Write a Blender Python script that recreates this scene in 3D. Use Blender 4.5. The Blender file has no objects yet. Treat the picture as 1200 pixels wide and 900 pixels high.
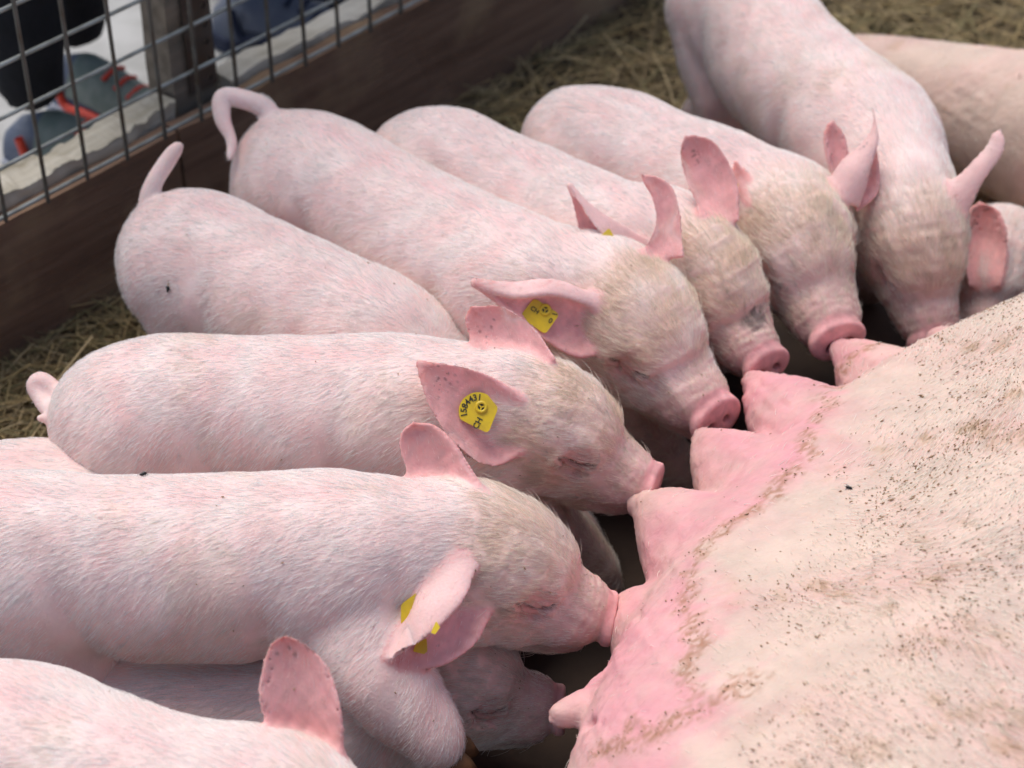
import bpy, bmesh, math, random, os, time
import numpy as np
from mathutils import Vector, Matrix
from mathutils.bvhtree import BVHTree
T0 = time.time()
QUICK = bool(os.environ.get('PIG_QUICK'))
rng = np.random.default_rng(7)
random.seed(7)
scn = bpy.context.scene
COL = scn.collection

# ------------------------------------------------------------------ camera
PITCH = math.radians(38.0); CAMH = 1.5; FPX = 2300.0
CAM = np.array([0.0, 0.0, CAMH])
FWD = np.array([0, math.cos(PITCH), -math.sin(PITCH)])
UPV = np.array([0, math.sin(PITCH), math.cos(PITCH)])
RGT = np.array([1.0, 0, 0])
cd = bpy.data.cameras.new('camera'); cam = bpy.data.objects.new('camera', cd); COL.objects.link(cam)
cam.location = (0, 0, CAMH); cam.rotation_euler = (math.pi/2 - PITCH, 0, 0)
cd.sensor_width = 36; cd.lens = 36*FPX/1200; cd.clip_end = 500; cd.clip_start = 0.05
cd.dof.use_dof = True; cd.dof.focus_distance = 1.84; cd.dof.aperture_fstop = 5.0
scn.camera = cam

# ------------------------------------------------------------------ world, sun, exposure
SUN_EL, SUN_AZ = math.radians(68), math.radians(-40)      # azimuth from +y towards +x
w = bpy.data.worlds.new('World'); scn.world = w; w.use_nodes = True
nt = w.node_tree; bg = nt.nodes['Background']
sky = nt.nodes.new('ShaderNodeTexSky'); sky.sky_type = 'NISHITA'; sky.sun_disc = False
sky.sun_elevation = SUN_EL; sky.sun_rotation = SUN_AZ
sky.air_density = 1.0; sky.dust_density = 3.0; sky.ozone_density = 1.0
nt.links.new(sky.outputs[0], bg.inputs[0]); bg.inputs[1].default_value = 0.12
sd = bpy.data.lights.new('sun', 'SUN'); sun = bpy.data.objects.new('sun', sd); COL.objects.link(sun)
sd.energy = 2.1; sd.angle = math.radians(42); sd.color = (1.0, 0.955, 0.90)
sdir = Vector((math.sin(SUN_AZ)*math.cos(SUN_EL), math.cos(SUN_AZ)*math.cos(SUN_EL), math.sin(SUN_EL)))
sun.rotation_euler = sdir.to_track_quat('Z', 'Y').to_euler()
scn.view_settings.view_transform = 'Standard'; scn.view_settings.look = 'None'
scn.view_settings.exposure = 0.24; scn.view_settings.gamma = 1.0

# ------------------------------------------------------------------ helpers
def U(px, py, z):
    "world point at height z on the line of sight of a photograph pixel"
    u, v = (px-600)/FPX, (450-py)/FPX
    d = FWD + u*RGT + v*UPV
    return CAM + d*((z-CAMH)/d[2])
def UD(px, py, D):
    u, v = (px-600)/FPX, (450-py)/FPX
    return CAM + (FWD + u*RGT + v*UPV)*D
def depth(p): return float(np.dot(np.asarray(p)-CAM, FWD))
def proj(p):
    q = np.asarray(p)-CAM; D = q@FWD
    return 600+FPX*(q@RGT)/D, 450-FPX*(q@UPV)/D
def nrm(v): v = np.asarray(v, float); return v/max(np.linalg.norm(v), 1e-9)
def tag(o, label=None, cat=None, group=None, kind=None):
    if label: o['label'] = label
    if cat: o['category'] = cat
    if group: o['group'] = group
    if kind: o['kind'] = kind
    return o
def empty(name, loc, rz=0.0):
    o = bpy.data.objects.new(name, None); COL.objects.link(o)
    o.location = loc; o.rotation_euler = (0, 0, rz); o.empty_display_size = .05
    return o
def mesh_obj(name, verts, faces, mat=None, parent=None, smooth=True):
    me = bpy.data.meshes.new(name); me.from_pydata([tuple(map(float, v)) for v in verts], [], [tuple(f) for f in faces]); me.update()
    if smooth: me.polygons.foreach_set('use_smooth', [True]*len(me.polygons))
    o = bpy.data.objects.new(name, me); COL.objects.link(o)
    if mat: me.materials.append(mat)
    if parent: o.parent = parent
    return o
def np_mesh(name, V, Q, mat=None, parent=None, smooth=True):
    me = bpy.data.meshes.new(name); k = Q.shape[1]
    me.vertices.add(len(V)); me.vertices.foreach_set('co', V.astype(np.float32).ravel())
    me.loops.add(Q.size); me.loops.foreach_set('vertex_index', Q.astype(np.int32).ravel())
    me.polygons.add(len(Q)); me.polygons.foreach_set('loop_start', np.arange(0, Q.size, k, dtype=np.int32))
    if smooth: me.polygons.foreach_set('use_smooth', np.ones(len(Q), bool))
    me.update(calc_edges=True)
    o = bpy.data.objects.new(name, me); COL.objects.link(o)
    if mat: me.materials.append(mat)
    if parent: o.parent = parent
    return o
def add_col(me, name, C):
    a = me.attributes.new(name, 'FLOAT_COLOR', 'POINT')
    c4 = np.ones((len(C), 4), np.float32); c4[:, :3] = C; a.data.foreach_set('color', c4.ravel())
def bm_obj(name, bm, mat, parent=None, smooth=False):
    me = bpy.data.meshes.new(name); bm.to_mesh(me); bm.free()
    if smooth: me.polygons.foreach_set('use_smooth', [True]*len(me.polygons))
    if mat: me.materials.append(mat)
    o = bpy.data.objects.new(name, me); COL.objects.link(o)
    if parent: o.parent = parent
    return o
def snoise(P, f, seed=0, oct=2):
    "cheap smooth noise, about -1..1"
    r = np.random.default_rng(seed); out = np.zeros(len(P)); a = 1.0; s = 0
    for o in range(oct):
        for _ in range(5):
            k = r.normal(size=3); k *= f*6.28/np.linalg.norm(k)*r.uniform(.6, 1.4); ph = r.uniform(0, 6.28)
            out += a*np.sin(P@k+ph+1.3*np.sin(P@(k[::-1]*.7)+ph*2))
        s += a*1.9; a *= .5; f *= 2.1
    return out/s
def sstep(a, b, x):
    t = np.clip((x-a)/(b-a), 0, 1); return t*t*(3-2*t)
def catmull(P, n):
    P = np.asarray(P, float); Q = np.vstack([2*P[0]-P[1], P, 2*P[-1]-P[-2]]); out = []
    for i in range(1, len(Q)-2):
        for t in np.linspace(0, 1, n, endpoint=False):
            a, b, c, d = Q[i-1], Q[i], Q[i+1], Q[i+2]
            out.append(.5*((2*b)+(-a+c)*t+(2*a-5*b+4*c-d)*t*t+(-a+3*b-3*c+d)*t**3))
    out.append(P[-1]); return np.array(out)

# ------------------------------------------------------------------ implicit bodies
class Field:
    def __init__(s, lo, hi, h):
        s.h = h; s.lo = np.array(lo, float); s.n = np.ceil((np.array(hi)-s.lo)/h).astype(int)+2
        s.n += s.n % 2; s.n += 1
        s.F = np.full(s.n, .05, np.float32)
    def box(s, lo, hi):
        a = np.clip(np.floor((lo-s.lo)/s.h).astype(int), 0, s.n-1); b = np.clip(np.ceil((hi-s.lo)/s.h).astype(int)+1, 1, s.n)
        if np.any(b <= a): return None, None
        ax = [(s.lo[i]+s.h*np.arange(a[i], b[i])).astype(np.float32) for i in range(3)]
        return tuple(slice(a[i], b[i]) for i in range(3)), np.meshgrid(*ax, indexing='ij', sparse=True)
    def smin(s, sl, d, k):
        F = s.F[sl]
        if k < 1e-6: np.minimum(F, d, out=F); return
        h = np.clip(k-np.abs(F-d), 0, None)/k
        s.F[sl] = np.minimum(F, d)-h*h*k*.25
    def ssub(s, sl, d, k):
        F = -s.F[sl]; h = np.clip(k-np.abs(F-d), 0, None)/k
        s.F[sl] = -(np.minimum(F, d)-h*h*k*.25)
    def cone(s, a, b, ra, rb, k=.012, sub=False):
        a = np.asarray(a, float); b = np.asarray(b, float)
        m = max(ra, rb)+k+3*s.h
        sl, g = s.box(np.minimum(a, b)-m, np.maximum(a, b)+m)
        if sl is None: return
        X, Y, Z = g; ab = b-a; L2 = ab@ab+1e-12
        px, py, pz = X-a[0], Y-a[1], Z-a[2]
        t = np.clip((px*ab[0]+py*ab[1]+pz*ab[2])/L2, 0, 1)
        d = np.sqrt((px-t*ab[0])**2+(py-t*ab[1])**2+(pz-t*ab[2])**2)-(ra+(rb-ra)*t)
        (s.ssub if sub else s.smin)(sl, d.astype(np.float32), k)
    def ball(s, c, r, k=.012, sub=False): s.cone(c, np.asarray(c)+1e-5, r, r, k, sub)
    def ell(s, c, ax, rad, k=.012, sub=False):
        "ellipsoid, ax = rows of three unit axes"
        c = np.asarray(c, float); ax = np.asarray(ax, float); m = max(rad)+k+3*s.h
        sl, g = s.box(c-m, c+m)
        if sl is None: return
        X, Y, Z = g; q = [X-c[0], Y-c[1], Z-c[2]]
        l = [(q[0]*ax[i][0]+q[1]*ax[i][1]+q[2]*ax[i][2])/rad[i] for i in range(3)]
        k0 = np.sqrt(l[0]**2+l[1]**2+l[2]**2)+1e-6
        k1 = np.sqrt((l[0]/rad[0])**2+(l[1]/rad[1])**2+(l[2]/rad[2])**2)+1e-6
        (s.ssub if sub else s.smin)(sl, (k0*(k0-1)/k1).astype(np.float32), k)
    def chain(s, P, R, k=.012, n=4):
        C = catmull(np.hstack([np.asarray(P, float), np.asarray(R, float)[:, None]]), n)
        for a, b in zip(C[:-1], C[1:]): s.cone(a[:3], b[:3], a[3], b[3], k)
    def disc(s, c, ax, rad, rim, k=.004):
        "rounded elliptic plate: ax[0] is its normal, rad = (half thickness, ry, rz)"
        c = np.asarray(c, float); m = max(rad)+rim+k+3*s.h
        sl, g = s.box(c-m, c+m)
        if sl is None: return
        X, Y, Z = g; q = [X-c[0], Y-c[1], Z-c[2]]
        l = [q[0]*ax[i][0]+q[1]*ax[i][1]+q[2]*ax[i][2] for i in range(3)]
        rr = np.sqrt((l[1]/rad[1])**2+(l[2]/rad[2])**2); R = (rr-1)*min(rad[1], rad[2])
        dx, dy = np.abs(l[0])-rad[0], R
        d = np.sqrt(np.clip(dx, 0, None)**2+np.clip(dy, 0, None)**2)+np.minimum(np.maximum(dx, dy), 0)-rim
        s.smin(sl, d.astype(np.float32), k)
    def cloud(s, P, R, k=.006):
        "thin sheet given as many points with radii; returns its own distance field"
        G = np.full(s.n, .02, np.float32)
        w = int(math.ceil((R.max()+k+.003)/s.h)); o = np.arange(-w, w+1)
        off = np.stack(np.meshgrid(o, o, o, indexing='ij'), -1).reshape(-1, 3)
        ij = np.round((P-s.lo)/s.h).astype(int)
        for c in range(0, len(P), 600):
            I = ij[c:c+600, None, :]+off[None]
            ok = np.all((I >= 0) & (I < s.n), -1)
            d = np.linalg.norm(s.lo+I*s.h-P[c:c+600, None, :], axis=-1)-R[c:c+600, None]
            np.minimum.at(G, tuple(I[ok].T), d[ok].astype(np.float32))
        lo = np.maximum(ij.min(0)-w-1, 0); hi = np.minimum(ij.max(0)+w+2, s.n)
        sl = tuple(slice(a, b) for a, b in zip(lo, hi))
        s.smin(sl, G[sl], k); return G
    def refine(s):
        "double the resolution"
        F = s.F
        for ax in range(3):
            n = F.shape[ax]; sh = list(F.shape); sh[ax] = 2*n-1
            G = np.empty(sh, np.float32); e = [slice(None)]*3; o = [slice(None)]*3; e[ax] = slice(0, None, 2); o[ax] = slice(1, None, 2)
            a = [slice(None)]*3; b = [slice(None)]*3; a[ax] = slice(0, n-1); b[ax] = slice(1, n)
            G[tuple(e)] = F; G[tuple(o)] = .5*(F[tuple(a)]+F[tuple(b)]); F = G
        s.F = F; s.n = np.array(F.shape); s.h /= 2
    def sample(s, G, P):
        i = np.clip(np.round((P-s.lo)/s.h).astype(int), 0, s.n-1); return G[i[:, 0], i[:, 1], i[:, 2]]
    def mesh(s, smooth=2):
        F = s.F; F[0] = F[-1] = .01; F[:, 0] = F[:, -1] = .01; F[:, :, 0] = F[:, :, -1] = .01
        S = F < 0; nx, ny, nz = S.shape
        cnt = np.zeros((nx-1, ny-1, nz-1), np.int8)
        cs = [(a, b, c) for a in (0, 1) for b in (0, 1) for c in (0, 1)]
        for a, b, c in cs: cnt += S[a:nx-1+a, b:ny-1+b, c:nz-1+c]
        act = np.argwhere((cnt > 0) & (cnt < 8)); idx = np.full(cnt.shape, -1, np.int32)
        idx[tuple(act.T)] = np.arange(len(act))
        acc = np.zeros((len(act), 3)); num = np.zeros(len(act))
        for a in cs:
            for ax in range(3):
                if a[ax]: continue
                b = list(a); b[ax] = 1
                fa = F[act[:, 0]+a[0], act[:, 1]+a[1], act[:, 2]+a[2]]; fb = F[act[:, 0]+b[0], act[:, 1]+b[1], act[:, 2]+b[2]]
                m = (fa < 0) != (fb < 0); t = fa[m]/(fa[m]-fb[m])
                p = np.tile(np.array(a, float), (m.sum(), 1)); p[:, ax] += t
                acc[m] += p; num[m] += 1
        V = s.lo+(act+acc/num[:, None])*s.h
        Q = []
        for ax in range(3):
            o1, o2 = [(1, 2), (2, 0), (0, 1)][ax]
            a = [slice(None)]*3; b = [slice(None)]*3; a[ax] = slice(0, -1); b[ax] = slice(1, None)
            A, B = S[tuple(a)], S[tuple(b)]; E = np.argwhere(A != B)
            E = E[(E[:, o1] > 0) & (E[:, o2] > 0)]
            inside = A[tuple(E.T)]
            c = []
            for d1, d2 in ((-1, -1), (0, -1), (0, 0), (-1, 0)):
                e = E.copy(); e[:, o1] += d1; e[:, o2] += d2; c.append(idx[tuple(e.T)])
            q = np.stack(c, 1); q[~inside] = q[~inside][:, ::-1]; Q.append(q)
        Q = np.vstack(Q); Q = Q[np.all(Q >= 0, 1)]
        E = np.vstack([Q[:, [0, 1]], Q[:, [1, 2]], Q[:, [2, 3]], Q[:, [3, 0]]])
        deg = np.bincount(E.ravel(), minlength=len(V)).astype(float)
        for _ in range(smooth):
            for lam in (.5, -.45):
                N = np.stack([np.bincount(E[:, 0], V[E[:, 1], i], len(V))+np.bincount(E[:, 1], V[E[:, 0], i], len(V)) for i in range(3)], 1)/np.maximum(deg, 1)[:, None]
                V = V+lam*(N-V)
        return V, Q
def vnormals(V, Q):
    n = np.cross(V[Q[:, 2]]-V[Q[:, 0]], V[Q[:, 3]]-V[Q[:, 1]])
    N = np.stack([sum(np.bincount(Q[:, j], n[:, i], len(V)) for j in range(4)) for i in range(3)], 1)
    return N/np.maximum(np.linalg.norm(N, axis=1), 1e-12)[:, None]

# ------------------------------------------------------------------ materials
def newmat(name):
    m = bpy.data.materials.new(name); m.use_nodes = True
    return m, m.node_tree, m.node_tree.nodes['Principled BSDF']
def N(nt, t, **kw):
    n = nt.nodes.new(t)
    for k, v in kw.items():
        if k.startswith('i_'):
            key = k[2:]; n.inputs[int(key) if key.isdigit() else key.replace('_', ' ')].default_value = v
        else: setattr(n, k, v)
    return n
def noise_mix(nt, vec, base, other, scale, lo, hi, detail=4, fac=1.0):
    n = N(nt, 'ShaderNodeTexNoise', i_Scale=scale, i_Detail=detail); nt.links.new(vec, n.inputs['Vector'])
    r = N(nt, 'ShaderNodeMapRange', i_1=lo, i_2=hi, i_3=0.0, i_4=fac); nt.links.new(n.outputs['Fac'], r.inputs[0])
    x = N(nt, 'ShaderNodeMix', data_type='RGBA')
    nt.links.new(r.outputs[0], x.inputs[0])
    for s, i in ((base, 6), (other, 7)):
        if hasattr(s, 'links'): nt.links.new(s, x.inputs[i])
        else: x.inputs[i].default_value = (*s, 1)
    return x.outputs[2]
def mat_skin(name, bump=.25, bscale=380, rough=.55, sss=.35, wr=None):
    m, nt, b = newmat(name); at = N(nt, 'ShaderNodeAttribute', attribute_name='skin'); tc = N(nt, 'ShaderNodeTexCoord')
    hs = N(nt, 'ShaderNodeHueSaturation'); n = N(nt, 'ShaderNodeTexNoise', i_Scale=22, i_Detail=6, i_Roughness=.65)
    nt.links.new(tc.outputs['Object'], n.inputs['Vector'])
    mr = N(nt, 'ShaderNodeMapRange', i_1=.3, i_2=.7, i_3=.86, i_4=1.1); nt.links.new(n.outputs['Fac'], mr.inputs[0])
    nt.links.new(mr.outputs[0], hs.inputs['Value']); nt.links.new(at.outputs['Color'], hs.inputs['Color'])
    nt.links.new(hs.outputs[0], b.inputs['Base Color'])
    b.inputs['Roughness'].default_value = rough; b.inputs['Subsurface Weight'].default_value = sss
    b.inputs['Subsurface Radius'].default_value = (1, .35, .22); b.inputs['Subsurface Scale'].default_value = .006
    b.inputs['Specular IOR Level'].default_value = .35
    n2 = N(nt, 'ShaderNodeTexNoise', i_Scale=bscale, i_Detail=3); nt.links.new(tc.outputs['Object'], n2.inputs['Vector'])
    bp = N(nt, 'ShaderNodeBump', i_Strength=bump, i_Distance=.002); nt.links.new(n2.outputs['Fac'], bp.inputs['Height'])
    last = bp
    if wr:
        mp = N(nt, 'ShaderNodeMapping'); mp.inputs['Scale'].default_value = wr[0]; mp.inputs['Rotation'].default_value = wr[1]
        nt.links.new(tc.outputs['Object'], mp.inputs[0])
        n3 = N(nt, 'ShaderNodeTexNoise', i_Scale=wr[2], i_Detail=4, i_Distortion=.6); nt.links.new(mp.outputs[0], n3.inputs['Vector'])
        b3 = N(nt, 'ShaderNodeBump', i_Strength=.5, i_Distance=.004); nt.links.new(n3.outputs['Fac'], b3.inputs['Height'])
        nt.links.new(bp.outputs[0], b3.inputs['Normal']); last = b3
    nt.links.new(last.outputs[0], b.inputs['Normal'])
    return m
def mat_hair(name):
    m, nt, b = newmat(name); at = N(nt, 'ShaderNodeAttribute', attribute_name='tint')
    nt.links.new(at.outputs['Color'], b.inputs['Base Color']); b.inputs['Roughness'].default_value = .45
    b.inputs['Specular IOR Level'].default_value = .4
    tr = N(nt, 'ShaderNodeBsdfTranslucent'); nt.links.new(at.outputs['Color'], tr.inputs[0])
    mx = N(nt, 'ShaderNodeMixShader', i_0=.3); nt.links.new(b.outputs[0], mx.inputs[1]); nt.links.new(tr.outputs[0], mx.inputs[2])
    nt.links.new(mx.outputs[0], nt.nodes['Material Output'].inputs[0]); return m
def mat_plain(name, col, rough=.6, metal=0.0, var=None, scale=20, bump=0, stretch=(1, 1, 1), spec=.5):
    m, nt, b = newmat(name); tc = N(nt, 'ShaderNodeTexCoord'); mp = N(nt, 'ShaderNodeMapping'); mp.inputs['Scale'].default_value = stretch
    nt.links.new(tc.outputs['Object'], mp.inputs[0])
    if var is not None: nt.links.new(noise_mix(nt, mp.outputs[0], col, var, scale, .38, .66, 6), b.inputs['Base Color'])
    else: b.inputs['Base Color'].default_value = (*col, 1)
    b.inputs['Roughness'].default_value = rough; b.inputs['Metallic'].default_value = metal; b.inputs['Specular IOR Level'].default_value = spec
    if bump:
        n = N(nt, 'ShaderNodeTexNoise', i_Scale=scale*3, i_Detail=5); nt.links.new(mp.outputs[0], n.inputs['Vector'])
        bp = N(nt, 'ShaderNodeBump', i_Strength=bump, i_Distance=.006); nt.links.new(n.outputs['Fac'], bp.inputs['Height']); nt.links.new(bp.outputs[0], b.inputs['Normal'])
    return m
M = {}
M['pigskin'] = mat_skin('piglet_skin')
M['sowskin'] = mat_skin('sow_skin', bump=.35, bscale=160, rough=.6, wr=((1, 3.2, 3.2), (0, 0, math.radians(-33)), 22))
M['hair'] = mat_hair('piglet_hair')
M['tagy'] = mat_plain('tag_plastic', (.78, .56, .02), .38, var=(.6, .42, .03), scale=60)
M['ink'] = mat_plain('tag_ink', (.03, .028, .02), .6)
M['hoof'] = mat_plain('hoof_horn', (.22, .11, .05), .5, var=(.1, .06, .03), scale=60)

# ------------------------------------------------------------------ hair
def grow_fur(name, V, Q, Nn, w, flow, length, tint, count, parent, radius=.000125, lift=.22, clump=.0045, curl=.1, seed=1, stray=None):
    """V, Q, Nn: surface; w: weight per vertex; flow: direction per vertex; length: per vertex; tint: rgb per vertex"""
    r = np.random.default_rng(seed)
    A = np.linalg.norm(np.cross(V[Q[:, 2]]-V[Q[:, 0]], V[Q[:, 3]]-V[Q[:, 1]]), axis=1)*w[Q].mean(1)
    if QUICK: count //= 4
    f = r.choice(len(Q), count, p=A/A.sum()); uv = r.random((count, 2))
    W = np.stack([(1-uv[:, 0])*(1-uv[:, 1]), uv[:, 0]*(1-uv[:, 1]), uv[:, 0]*uv[:, 1], (1-uv[:, 0])*uv[:, 1]], 1)
    q = Q[f]
    def lerp(X): return (X[q]*(W[..., None] if X.ndim == 2 else W)).sum(1)
    P = lerp(V); n = lerp(Nn); n /= np.linalg.norm(n, axis=1)[:, None]+1e-9
    d = lerp(flow)
    d = d+.14*np.stack([snoise(P, 9, seed+3+i) for i in range(3)], 1)+.06*np.stack([snoise(P, 75, seed+13+i, 1) for i in range(3)], 1)+r.normal(size=(count, 3))*curl
    d -= (d*n).sum(1)[:, None]*n; d /= np.linalg.norm(d, axis=1)[:, None]+1e-9
    L = lerp(length)*r.uniform(.55, 1.15, count); lf = lift*r.uniform(.5, 1.5, count)
    if stray is not None:
        sm_ = r.random(count) < lerp(stray)*.02; L[sm_] *= 1.9; lf[sm_] *= 3.0
    e1 = P+d*(L*.38)[:, None]+n*(L*.38*lf)[:, None]
    e2 = P+d*(L*.72)[:, None]+n*(L*(.55*lf))[:, None]
    e3 = P+d*(L)[:, None]+n*(L*.62*lf)[:, None]
    # clumps: the tips of neighbours lean together
    s = np.cross(n, d); key = np.floor(P/clump+r.uniform(0, 1)).astype(np.int64)
    key -= key.min(0); h = (key[:, 0]*4096+key[:, 1])*4096+key[:, 2]; _, inv = np.unique(h, return_inverse=True)
    c = np.bincount(inv); cen = np.stack([np.bincount(inv, P[:, i])/c for i in range(3)], 1)[inv]-P
    cc = (cen*s).sum(1)[:, None]*s
    e2 += cc*.32; e3 += cc*.55
    pts = np.stack([P-n*.0006, e1, e2, e3], 1).astype(np.float32)
    cu = bpy.data.hair_curves.new(name); cu.add_curves([4]*count)
    cu.attributes['position'].data.foreach_set('vector', pts.ravel())
    ra = cu.attributes.new('radius', 'FLOAT', 'POINT')
    ra.data.foreach_set('value', (np.array([1, .95, .7, .25], np.float32)[None]*(radius*r.uniform(.7, 1.3, count))[:, None].astype(np.float32)).ravel())
    tc = np.ones((count, 4), np.float32); tc[:, :3] = np.clip(lerp(tint)*r.uniform(.75, 1.12, count)[:, None], 0, .98)
    ta = cu.attributes.new('tint', 'FLOAT_COLOR', 'CURVE'); ta.data.foreach_set('color', tc.ravel())
    cu.materials.append(M['hair'])
    o = bpy.data.objects.new(name, cu); COL.objects.link(o); o.parent = parent; o['kind'] = 'stuff'
    return o

def flakes(name, P, n, d, r, parent, sz=1.0):
    k = len(P); d = d+r.normal(size=(k, 3))*.45; d -= (d*n).sum(1)[:, None]*n; d /= np.linalg.norm(d, axis=1)[:, None]; s = np.cross(n, d)
    a = (r.gamma(2.0, .00042, k)+.0004)[:, None]; b_ = np.minimum(a*r.uniform(.22, .6, k)[:, None], .0009); a = a*sz; b_ = b_*sz; t = b_*.7
    c = [P+d*a+n*t*.2, P+s*b_+n*t*.2, P-d*a*r.uniform(.6, 1, k)[:, None]+n*t*.2, P-s*b_+n*t*.2, P+n*(t+.0003), P-n*.001]
    V = np.stack(c, 1).reshape(-1, 3); i = (np.arange(k)*6)[:, None]
    F = np.vstack([i+np.array(x) for x in ([0, 1, 4], [1, 2, 4], [2, 3, 4], [3, 0, 4], [1, 0, 5], [2, 1, 5], [3, 2, 5], [0, 3, 5])])
    o = np_mesh(name, V, F, M['dirt'], parent, smooth=False); o['kind'] = 'stuff'; return o
M['dirt'] = mat_plain('dried_dirt', (.42, .28, .16), .9, var=(.22, .135, .07), scale=90)

# ------------------------------------------------------------------ ears
def ear_cloud(A, B, cup, n=46, thick=.0023):
    """ruled leaf between two rims (world points, base to tip); cup pushes the middle along `cup` (vector)"""
    A = catmull(A, 14); B = catmull(B, 14)
    def res(C, n):
        s = np.r_[0, np.cumsum(np.linalg.norm(np.diff(C, axis=0), axis=1))]; t = np.linspace(0, s[-1], n)
        return np.stack([np.interp(t, s, C[:, i]) for i in range(3)], 1)
    nu = n*2; A = res(A, nu); B = res(B, nu); P = []; R = []
    wmax = np.linalg.norm(A-B, axis=1).max()
    for i in range(nu):
        s = i/(nu-1); wd = np.linalg.norm(A[i]-B[i]); nv = max(2, int(wd/.0013))
        for j in range(nv+1):
            v = j/nv; c = 4*v*(1-v)
            P.append(A[i]*(1-v)+B[i]*v+cup*c*min(1, wd/wmax)*(1-.3*s))
            R.append((thick*(.74+.4*c**.5*(1-.4*s))))
    return np.array(P), np.array(R)

# ------------------------------------------------------------------ piglets
PIGS = []
def piglet(label, hip, sho, skull, snout, ears=(), tail=None, mid=None, neck=None, roll=0, r=.084, h=.0025, fur=56000, legs='hHfF', legpts=None,
           jaw=.0, bely=.0, smudge=(), tags=(), seed=0, headcol=1.0, hs=None, tint=1.0):
    """hip, sho, skull, snout = (px, py, z) of the middle of each; ears = list of (rimA, rimB, cup vector, depth ref)"""
    hip, sho, S, Nt = [U(*p) for p in (hip, sho, skull, snout)]
    f0 = nrm(sho-hip); yaw = math.atan2(f0[1], f0[0]); base = np.array([*(hip*.5+sho*.5)[:2], 0.0])
    c, s_ = math.cos(yaw), math.sin(yaw); Rm = np.array([[c, s_, 0], [-s_, c, 0], [0, 0, 1]])     # world -> local
    L = lambda p: (np.asarray(p, float)-base)@Rm.T
    LV = lambda v: np.asarray(v, float)@Rm.T
    hip, sho, S, Nt = map(L, (hip, sho, S, Nt)); Md = L(U(*mid)) if mid else (hip+sho)/2+np.array([0, 0, -.004])
    side = np.array([0, 1, 0.]); up = np.array([0, 0, 1.])
    f = nrm(Nt-S); hl = np.linalg.norm(Nt-S); k = (hs or hl/.132)
    u = nrm(up-(up@f)*f); l = np.cross(u, f)
    rr = math.radians(roll); u, l = u*math.cos(rr)+l*math.sin(rr), l*math.cos(rr)-u*math.sin(rr)
    if os.environ.get('PIG_VERB'): print(label[:30], 'trunk', round(float(np.linalg.norm(hip-sho)), 3), 'neck', round(float(np.linalg.norm(S-sho)), 3), 'head', round(float(hl), 3))
    H = lambda x, y, z: S+k*(x*f+y*l+z*u)
    if hs: S = Nt-f*.132*k
    ec = []
    for e in ears:
        D = depth(base+(S@Rm)) + e[3]
        A = [L(UD(p[0], p[1], D+(p[2] if len(p) > 2 else 0))) for p in e[0]]; B = [L(UD(p[0], p[1], D+(p[2] if len(p) > 2 else 0))) for p in e[1]]
        ec.append(ear_cloud(A, B, LV(FWD*e[2])))
    pts = [hip-.13*np.array([1, 0, 0]), hip, sho, S, Nt]+[p for e in ec for p in (e[0].min(0), e[0].max(0))]
    tl = [L(UD(p[0], p[1], depth(base+(hip@Rm))+p[2])) for p in tail] if tail else []
    pts = np.array(pts+tl); lo = pts.min(0)-.1; hi = pts.max(0)+.1; lo[2] = -.01
    lo[1] = min(lo[1], -.14); hi[1] = max(hi[1], .14)
    F = Field(lo, hi, h*2)
    # trunk, on the coarse grid
    fw = nrm(sho-hip)
    nk = L(U(*neck)) if neck else sho*.5+S*.5+np.array([0, 0, -.006])
    F.chain([hip-fw*.055, hip, Md, sho, nk, S-f*.02*k], [r*.76, r*.94, r*.91, r*.97, r*.76, .051*k], .02)
    F.chain([hip+fw*.03-up*.012, Md-up*(.018+bely), sho-up*.02], [r*.80, r*.92, r*.84], .02)
    for sg in (-1, 1):
        F.cone(hip-fw*.03+side*sg*r*.36-up*.012, hip+fw*.005+side*sg*r*.46-up*.055, r*.68, r*.55, .022)
        F.cone(sho-fw*.005+side*sg*r*.38+up*.006, sho+fw*.015+side*sg*r*.44-up*.05, r*.60, r*.48, .022)
    # legs
    for j, (root, sg, hind) in enumerate(((hip, -1, 1), (hip, 1, 1), (sho, -1, 0), (sho, 1, 0))):
        if legpts and j in legpts:
            q = [L(U(*p[:3])) for p in legpts[j]]; R = [p[3] for p in legpts[j]]
            F.chain(q, R, .018); continue
        y = root[1]+side*0; b = root+side*sg*r*.42; z0 = b[2]
        if hind:
            kn = b+fw*.045; kn[2] = z0*.52; hk = b-fw*.035; hk[2] = z0*.30; ft = b-fw*.012; ft[2] = .012
            F.chain([b-up*.04, kn, hk, ft], [r*.55, .034, .018, .015], .02)
        else:
            el = b-fw*.01; el[2] = z0*.55; ca = b+fw*.012; ca[2] = z0*.28; ft = b+fw*.004; ft[2] = .012
            F.chain([b-up*.04, el, ca, ft], [r*.48, .032, .019, .015], .02)
    F.chain([nk-up*.02, S-u*.035*k-f*.01*k], [r*.62, .045*k], .03, 3)   # throat
    F.refine()
    # head
    F.chain([H(-.02, 0, 0), H(.012, 0, .006), H(.045, 0, .004)], [.050*k, .050*k, .040*k], .012*k)
    F.chain([H(.038, 0, -.004), H(.066, 0, -.012), H(.092, 0, -.0135), H(.1075, 0, -.011)], [.038*k, .0295*k, .0245*k, .0205*k], .014*k)
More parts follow.
